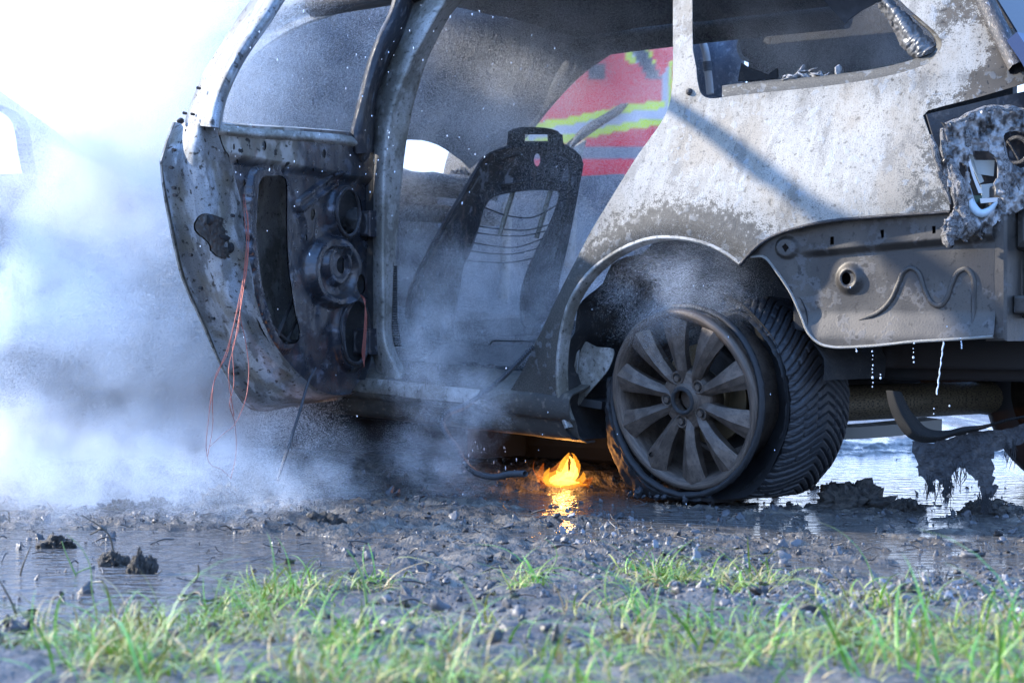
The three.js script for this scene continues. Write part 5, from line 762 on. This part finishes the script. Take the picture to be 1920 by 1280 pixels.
// ================================================================ FLAME
{
  const p = carPt(sidePx(1052, 878, -0.20)); p.y = 0.01;
  const t = thing('flame', 'small bright orange flame burning under the sill before the wheel', 'flame', p);
  const k = -p.z / FPX;
  const lick = (pts, r, sd, flat = 0.5) => {                             // one flickering sheet of flame along a path: wide foot, thin waving tip
    const P = pts.map(([x, y]) => V(x * k * 0.85, y * k * (y > 30 ? 1.12 : 1), 0.012 * Math.sin(x * 0.3 + sd))), g = tube(P, (t) => r * k * Math.pow(Math.sin(Math.PI * Math.min(1, 0.18 + 0.82 * t)), 0.8) * (0.65 + 0.7 * fbm(t * 5 + sd, sd, 1, 3)) + 0.0004, 14, false, 48), q = g.attributes.position;
    for (let i = 0; i < q.count; i++) { const x = q.getX(i), y = q.getY(i), z = q.getZ(i), w = 5 * k * (fbm(x * 130 + sd, y * 130, z * 130 + 0.5, 3) - 0.5); q.setXYZ(i, x + w, y + w, z * flat * 2); } g.computeVertexNormals(); return g; };
  const em = (n, r, g, b, s, op) => { const m = new THREE.MeshStandardMaterial({ color: 0x000000, emissive: new THREE.Color().setRGB(r, g, b), emissiveIntensity: s, roughness: 1, transparent: op < 1, opacity: op, side: THREE.DoubleSide }); m.name = n; return m; };
  const core = em('flame_core', 1, 0.66, 0.10, 1.7, 0.34), mid = em('flame_mid', 1, 0.36, 0.02, 0.9, 0.22), edge = em('flame_edge', 1, 0.17, 0.01, 0.5, 0.10);
  each('flame_core', [lick([[-22, 14], [-10, 17], [4, 22], [12, 34], [15, 46]], 6, 1), lick([[4, 8], [16, 16], [27, 28], [25, 42], [18, 52]], 6, 4), lick([[-24, 10], [0, 9], [24, 10], [40, 7]], 5, 7), lick([[0, 14], [10, 22], [20, 24], [30, 18]], 5, 2), lick([[22, 10], [33, 22], [30, 38]], 4, 12), lick([[-12, 8], [-4, 20], [-10, 30]], 4, 15)], core, t);
  each('flame_tongue', [lick([[-36, 10], [-20, 20], [-4, 26], [8, 42], [18, 58]], 8, 3), lick([[0, 2], [24, 16], [36, 34], [24, 58]], 7, 5), lick([[-30, 4], [0, 4], [40, 2], [58, 6]], 7, 9), lick([[26, 4], [46, 14], [50, 28]], 6, 14), lick([[-28, 6], [-34, 18], [-26, 32]], 5, 16), lick([[10, 16], [4, 36], [10, 52]], 6, 18)], mid, t);
  each('flame_edge', [lick([[-44, 0], [-10, 5], [30, 2], [66, -4]], 11, 6), lick([[-36, 10], [-4, 30], [22, 56]], 13, 8), lick([[30, 0], [56, 8], [70, 18]], 8, 11), lick([[-40, 4], [-46, 20], [-38, 40]], 6, 17)], edge, t);
  mesh('flame_wisp', tube([[-30, 8], [-44, 20], [-52, 34], [-50, 50]].map(([x, y]) => V(x * k, y * k, 0)), (u) => 0.004 * (1 - u), 6), edge, t);
  const l = new THREE.PointLight(new THREE.Color(1, 0.42, 0.10), 0.09, 0, 2); l.position.set(0.005, 0.045, 0); l.castShadow = true; l.shadow.radius = 1; t.add(l);
}
// ================================================================ FIREFIGHTER
function solid(fn, c, half, res) {                                    // mesh of the zero level of a distance field
  const mc = new MarchingCubes(res, new THREE.MeshBasicMaterial(), false, false, 400000); mc.isolation = 0; const h = res / 2;
  for (let k = 0; k < res; k++) for (let j = 0; j < res; j++) for (let i = 0; i < res; i++) mc.field[i + j * res + k * res * res] = -fn(c.x + (i - h) / h * half, c.y + (j - h) / h * half, c.z + (k - h) / h * half);
  mc.update(); const n = mc.count, P = new Float32Array(n * 3), N = new Float32Array(n * 3), e = 0.004;
  for (let i = 0; i < n; i++) { const x = c.x + mc.positionArray[i * 3] * half, y = c.y + mc.positionArray[i * 3 + 1] * half, z = c.z + mc.positionArray[i * 3 + 2] * half, g = V(fn(x + e, y, z) - fn(x - e, y, z), fn(x, y + e, z) - fn(x, y - e, z), fn(x, y, z + e) - fn(x, y, z - e)).normalize(); P.set([x, y, z], i * 3); N.set([g.x, g.y, g.z], i * 3); }
  const g = new THREE.BufferGeometry(); g.setAttribute('position', new THREE.BufferAttribute(P, 3)); g.setAttribute('normal', new THREE.BufferAttribute(N, 3)); g.setAttribute('uv', new THREE.BufferAttribute(new Float32Array(n * 2), 2)); return g;
}
const smin = (a, b, k) => { const h = Math.max(k - Math.abs(a - b), 0) / k; return Math.min(a, b) - h * h * k * 0.25; };
const cap = (x, y, z, a, b, ra, rb) => { const bx = b[0] - a[0], by = b[1] - a[1], bz2 = b[2] - a[2], t = cl(((x - a[0]) * bx + (y - a[1]) * by + (z - a[2]) * bz2) / (bx * bx + by * by + bz2 * bz2)); return Math.hypot(x - a[0] - bx * t, y - a[1] - by * t, z - a[2] - bz2 * t) - mix(ra, rb, t); };
{
  const p = V(0.325, 0, -8.0), t = thing('person', 'person in a red jacket with yellow and silver bands standing beyond the car', 'person', p);
  const torso = (x, y, z) => { let d = cap(x, y, z / 0.72, [-0.09, 1.0, 0], [-0.10, 1.34, 0], 0.15, 0.13); d = smin(d, cap(x, y, z / 0.72, [0.09, 1.0, 0], [0.10, 1.34, 0], 0.15, 0.13), 0.06); return smin(d, cap(x, y, z, [-0.19, 1.42, 0], [0.19, 1.42, 0], 0.085, 0.085), 0.08); };
  const arms = (x, y, z) => Math.min(smin(cap(x, y, z, [-0.21, 1.42, 0], [-0.29, 1.15, -0.01], 0.078, 0.062), cap(x, y, z, [-0.29, 1.15, -0.01], [-0.28, 0.92, 0.05], 0.060, 0.048), 0.05), smin(cap(x, y, z, [0.21, 1.42, 0], [0.29, 1.15, -0.01], 0.078, 0.062), cap(x, y, z, [0.29, 1.15, -0.01], [0.28, 0.92, 0.05], 0.060, 0.048), 0.05));
  const hands = (x, y, z) => { let d = 9; for (const [h, f] of [[[-0.28, 0.87, 0.06], [0.0, -0.07, 0.02]], [[0.28, 0.87, 0.06], [0.0, -0.07, 0.02]]]) { d = Math.min(d, cap(x, y, z, h, [h[0] + f[0], h[1] + f[1], h[2] + f[2]], 0.036, 0.032)); for (let i = 0; i < 5; i++) { const o = (i - 2) * 0.019, a = [h[0] + f[0] + o, h[1] + f[1], h[2] + f[2]], l = [0.7, 0.95, 1, 0.95, 0.75][i]; d = smin(d, cap(x, y, z, a, [a[0] + f[0] * l + (i === 0 ? -0.02 : 0), a[1] + f[1] * l - 0.015, a[2] + f[2] * l], 0.011, 0.009), 0.008); } } return d; };
  const body = (x, y, z) => { let d = smin(torso(x, y, z), arms(x, y, z), 0.05); for (const s of [-1, 1]) { d = smin(d, smin(cap(x, y, z, [s * 0.10, 0.95, 0], [s * 0.12, 0.50, 0.02], 0.105, 0.075), cap(x, y, z, [s * 0.12, 0.50, 0.02], [s * 0.13, 0.10, -0.01], 0.075, 0.055), 0.03), 0.05); d = smin(d, cap(x, y, z, [s * 0.13, 0.05, -0.02], [s * 0.15, 0.045, 0.14], 0.05, 0.042), 0.04); } d = smin(d, cap(x, y, z, [0, 1.44, 0], [0, 1.56, 0.01], 0.06, 0.055), 0.05); let hd = Math.hypot(x / 0.078, (y - 1.66) / 0.115, (z - 0.015) / 0.095) * 0.09 - 0.09; hd = smin(hd, cap(x, y, z, [0, 1.67, 0.10], [0, 1.635, 0.118], 0.010, 0.014), 0.02); for (const s of [-1, 1]) { hd = Math.max(hd, -(Math.hypot(x - s * 0.032, y - 1.675, z - 0.112) - 0.014)); hd = smin(hd, Math.hypot(x - s * 0.080, y - 1.66, z) - 0.018, 0.01); } hd = Math.max(hd, -cap(x, y, z, [-0.02, 1.605, 0.108], [0.02, 1.605, 0.108], 0.005, 0.005)); d = smin(d, hd, 0.03); return Math.min(d, hands(x, y, z)); };
  const skin = solid(body, V(0, 0.92, 0.1), 0.96, 96);
  { const q = skin.attributes.position, col = new Float32Array(q.count * 3); for (let i = 0; i < q.count; i++) { const y = q.getY(i); col.set(y > 1.5 ? [0.42, 0.25, 0.18] : [0.03, 0.032, 0.04], i * 3); } skin.setAttribute('color', new THREE.BufferAttribute(col, 3)); const m = plain('clothes', 1, 1, 1, 0.8); m.vertexColors = true; const o = new THREE.Mesh(skin, m); o.name = 'body'; o.castShadow = o.receiveShadow = true; t.add(o); }
  const jf = (x, y, z) => { const w = 0.014 * (fbm(x * 9, y * 7, z * 9, 3) - 0.5); return Math.max(smin(torso(x, y, z), arms(x, y, z), 0.05) - 0.036 + w, 0.90 - y - 0.2 * Math.max(0, z - 0.1)); };
  const jk = solid(jf, V(0.04, 1.2, 0.12), 0.50, 90);
  { const q = jk.attributes.position, col = new Float32Array(q.count * 3), red = [0.92, 0.04, 0.07], yel = [0.78, 0.88, 0.03], sil = [0.55, 0.55, 0.58], dk = [0.06, 0.08, 0.10];
    for (let i = 0; i < q.count; i++) { const x = q.getX(i), y = q.getY(i), z = q.getZ(i), a = arms(x, y, z), b = torso(x, y, z); let c = red;
      const band = (d) => Math.abs(d) < 0.018 ? sil : Math.abs(d) < 0.045 ? yel : null;
      if (b < a) { c = band(y - 1.145 - 0.04 * Math.sin(x * 6)) || c; if (y > 1.2) c = band(x + 0.17 - 0.55 * (y - 1.3)) || (y > 1.36 ? band(x - 0.17 + 0.4 * (y - 1.3)) : null) || c; if (Math.abs(y - 1.04) < 0.022) c = [0.25, 0.24, 0.26]; if (z > 0 && Math.abs(x - 0.0) < 0.028 && Math.abs(y - 1.335) < 0.03) c = dk; if (z > 0 && Math.abs(x - 0.15 - (y - 1.38) * -0.5) < 0.025 && Math.abs(y - 1.37) < 0.06) c = dk; }
      else { const u = x > 0 ? (x - 0.21) / 0.25 : (1.42 - y) / 0.5; c = band((u - 0.55) * 0.4) || band((u - 0.05) * 0.4) || c; }
      col.set(c, i * 3); }
    jk.setAttribute('color', new THREE.BufferAttribute(col, 3)); const m = plain('red_jacket', 1, 1, 1, 0.7); m.vertexColors = true; const o = new THREE.Mesh(jk, m); o.name = 'jacket'; o.castShadow = o.receiveShadow = true; t.add(o); }
  const hel = new THREE.LatheGeometry([[0.0, 0.13], [0.06, 0.122], [0.105, 0.085], [0.125, 0.03], [0.13, 0.0], [0.16, -0.012], [0.158, -0.02], [0.12, -0.012]].map(([r, y]) => new THREE.Vector2(r, y)), 40); hel.translate(0, 1.70, 0); mesh('helmet', hel, plain('white_helmet', 0.7, 0.7, 0.68, 0.35), t);
  t.scale.set(1.14, 1.04, 1);
}
// ================================================================ WATER IN THE AIR
{
  const dm = plain('water_drop', 0.75, 0.82, 0.90, 0.1), n = 200, g = new THREE.InstancedMesh(new THREE.SphereGeometry(1, 8, 6), dm, n); g.name = numbered('spray'); const m = new THREE.Matrix4(), q = new THREE.Quaternion();
  for (let i = 0; i < n; i++) { const t = rnd(), x = 360 + 700 * Math.pow(rnd(), 1.1), y = t < 0.75 ? rr(-10, 330) : rr(300, 1000), p = atW(t < 0.9 ? x : rr(900, 1800), t < 0.9 ? y : rr(500, 1000), rr(4.4, 5.0)), s = rr(0.0004, 0.0012) * (rnd() < 0.06 ? 1.5 : 1); q.setFromEuler(new THREE.Euler(0, 0, rr(-0.2, 0.2))); g.setMatrixAt(i, m.compose(p, q, V(s, s * rr(1.2, 3), s))); }
  scene.add(stuff(g)); g.userData.label = 'fine water spray falling through the smoke';
  const wm = plain('clear_water', 0.6, 0.66, 0.72, 0.06), dr = []; const drop = (x, y, r, z) => { const p = carPt(sidePx(x, y, z)), s = new THREE.SphereGeometry(r, 10, 8); s.scale(1, 1.35, 1); s.translate(p.x, p.y, p.z); dr.push(s); };
  for (const [x, y0, y1, n2] of [[1606, 652, 662, 2], [1637, 656, 730, 9], [1652, 700, 716, 2], [1714, 640, 684, 5], [1803, 634, 656, 5], [1752, 760, 782, 2], [1782, 760, 766, 1], [500, 774, 800, 3], [560, 778, 780, 1]]) for (let i = 0; i < n2; i++) drop(x + rr(-1, 1), mix(y0, y1, (i + rnd() * 0.6) / n2), rr(0.0009, 0.0026), 0.0);
  const P = Array.from({ length: 20 }, (_, i) => carPt(sidePx(1770 - 13 * i / 19 + 0.7 * Math.sin(i * 1.7), 640 + 100 * i / 19, -0.01))); dr.push(tube(P, (u) => 0.0008 + 0.0010 * Math.abs(Math.sin(u * 19 + 0.6 * Math.sin(u * 31))), 6, false, 120));
  for (let i = 0; i < 26; i++) { const x = rr(840, 1010), y = rr(828, 900); const p = carPt(sidePx(x, y, -0.05)); const s = new THREE.SphereGeometry(rr(0.0006, 0.0016), 8, 6); s.scale(0.8, rr(1, 4), 0.8); s.translate(p.x, p.y, p.z); dr.push(s); }
  const o = stuff(mesh('dripping_water', dr, wm)); o.userData.label = 'drops and a thin stream of water dripping from the car';
}
// ================================================================ SMOKE: clouds of fine particles, thick at the left, thin in the cabin
{
  const sm = new THREE.MeshStandardMaterial({ color: new THREE.Color(0.97, 0.975, 0.98), roughness: 1, side: THREE.DoubleSide, transparent: true, opacity: 0.28 }); sm.name = 'smoke_particles';
  const puff = (N, size, sd) => { const P = new Float32Array(N * 9), Nn = new Float32Array(N * 9); let k = 0; while (k < N) { const x = gauss() * 0.36, y = gauss() * 0.36, z = gauss() * 0.36; const e = (x * x + y * y + z * z) / 0.58; if (e > 1 || rnd() < e * e) continue; const f = fbm(x * 4 + sd, y * 4, z * 4 + sd + 0.5, 3); if (rnd() > ss(0.40, 0.64, f)) continue; const u = V(gauss(), gauss(), gauss()).normalize(), a = V(gauss(), gauss(), gauss()).cross(u).normalize(), b = u.clone().cross(a); for (let j = 0; j < 3; j++) { const t = j * 2.094, c = Math.cos(t) * size, s = Math.sin(t) * size; P.set([x + a.x * c + b.x * s, y + a.y * c + b.y * s, z + a.z * c + b.z * s], k * 9 + j * 3); Nn.set([u.x, u.y, u.z], k * 9 + j * 3); } k++; } const g = new THREE.BufferGeometry(); g.setAttribute('position', new THREE.BufferAttribute(P, 3)); g.setAttribute('normal', new THREE.BufferAttribute(Nn, 3)); g.setAttribute('uv', new THREE.BufferAttribute(new Float32Array(N * 6), 2)); return g; };
  const thick = sm.clone(); thick.transparent = false; thick.opacity = 1; thick.name = 'dense_smoke_particles';
  const kinds = [puff(310000, 0.0019, 1), puff(190000, 0.00112, 5)], coats = [thick, thick];
  const lists = [[], []];
  const region = (kind, n, x0, x1, y0, y1, d0, d1, r0, r1) => { for (let i = 0; i < n; i++) { const d = rr(d0, d1), p = atW(mix(x0, x1, (i + rnd()) / n), mix(y0, y1, (i * 0.618034 + 0.13 * rnd()) % 1), d); if (p.y < 0.02) p.y = 0.02 + rnd() * 0.04; lists[kind].push([p, rr(r0, r1)]); } };
  region(0, 23, -80, 420, 380, 850, 5.7, 6.6, 0.40, 0.54);              // the thick bank at the left
  region(0, 10, 130, 440, 380, 800, 5.6, 6.2, 0.32, 0.42);
  region(0, 2, -120, 200, 150, 340, 5.5, 6.0, 0.26, 0.36);
  region(0, 6, 250, 420, 620, 800, 5.5, 5.9, 0.28, 0.36);
  region(0, 3, 40, 260, 480, 700, 5.3, 5.6, 0.34, 0.40);
  region(0, 4, -200, 40, 440, 840, 4.6, 5.2, 0.2, 0.28);
  region(1, 10, -80, 450, 360, 880, 5.3, 5.8, 0.36, 0.50);
  region(1, 6, -120, 230, 120, 360, 5.2, 5.7, 0.24, 0.34);
  region(1, 22, 150, 480, -20, 330, 5.5, 6.4, 0.36, 0.50);              // over the windscreen pillar
  region(1, 7, -80, 380, 830, 950, 4.7, 5.3, 0.2, 0.3);               // creeping over the mud
  region(1, 7, -80, 520, 870, 970, 4.4, 5.1, 0.18, 0.26);
  region(1, 3, 420, 860, 840, 920, 4.9, 5.5, 0.18, 0.26);
  region(1, 9, 740, 1060, 480, 720, 5.75, 6.3, 0.22, 0.32);             // in the cabin
  region(1, 2, 700, 1000, 660, 800, 5.0, 5.4, 0.12, 0.2);
  region(1, 14, 400, 1180, -40, 400, 6.05, 6.5, 0.38, 0.52);
  region(1, 1, 1230, 1300, 540, 600, 4.9, 5.0, 0.24, 0.26);           // off the wheel
  region(1, 8, 1360, 1740, -40, 170, 5.5, 6.1, 0.26, 0.36);
  region(1, 6, 700, 1400, 0, 560, 7.0, 7.8, 0.4, 0.6);                  // beyond the car
  const m = new THREE.Matrix4(), q = new THREE.Quaternion();
  lists.forEach((l, k) => { const im = new THREE.InstancedMesh(kinds[k], coats[k], l.length); im.castShadow = im.receiveShadow = true; l.forEach(([p, r], i) => { q.setFromEuler(new THREE.Euler(rnd() * 6, rnd() * 6, rnd() * 6)); im.setMatrixAt(i, m.compose(p, q, V(r * rr(0.9, 1.5), r * rr(0.7, 1.1), r))); }); im.name = numbered('smoke'); im.userData.label = 'blue white smoke and steam drifting round the wreck'; scene.add(stuff(im)); });
}
camera.far = 900; camera.updateProjectionMatrix();
renderer.render(scene, camera);
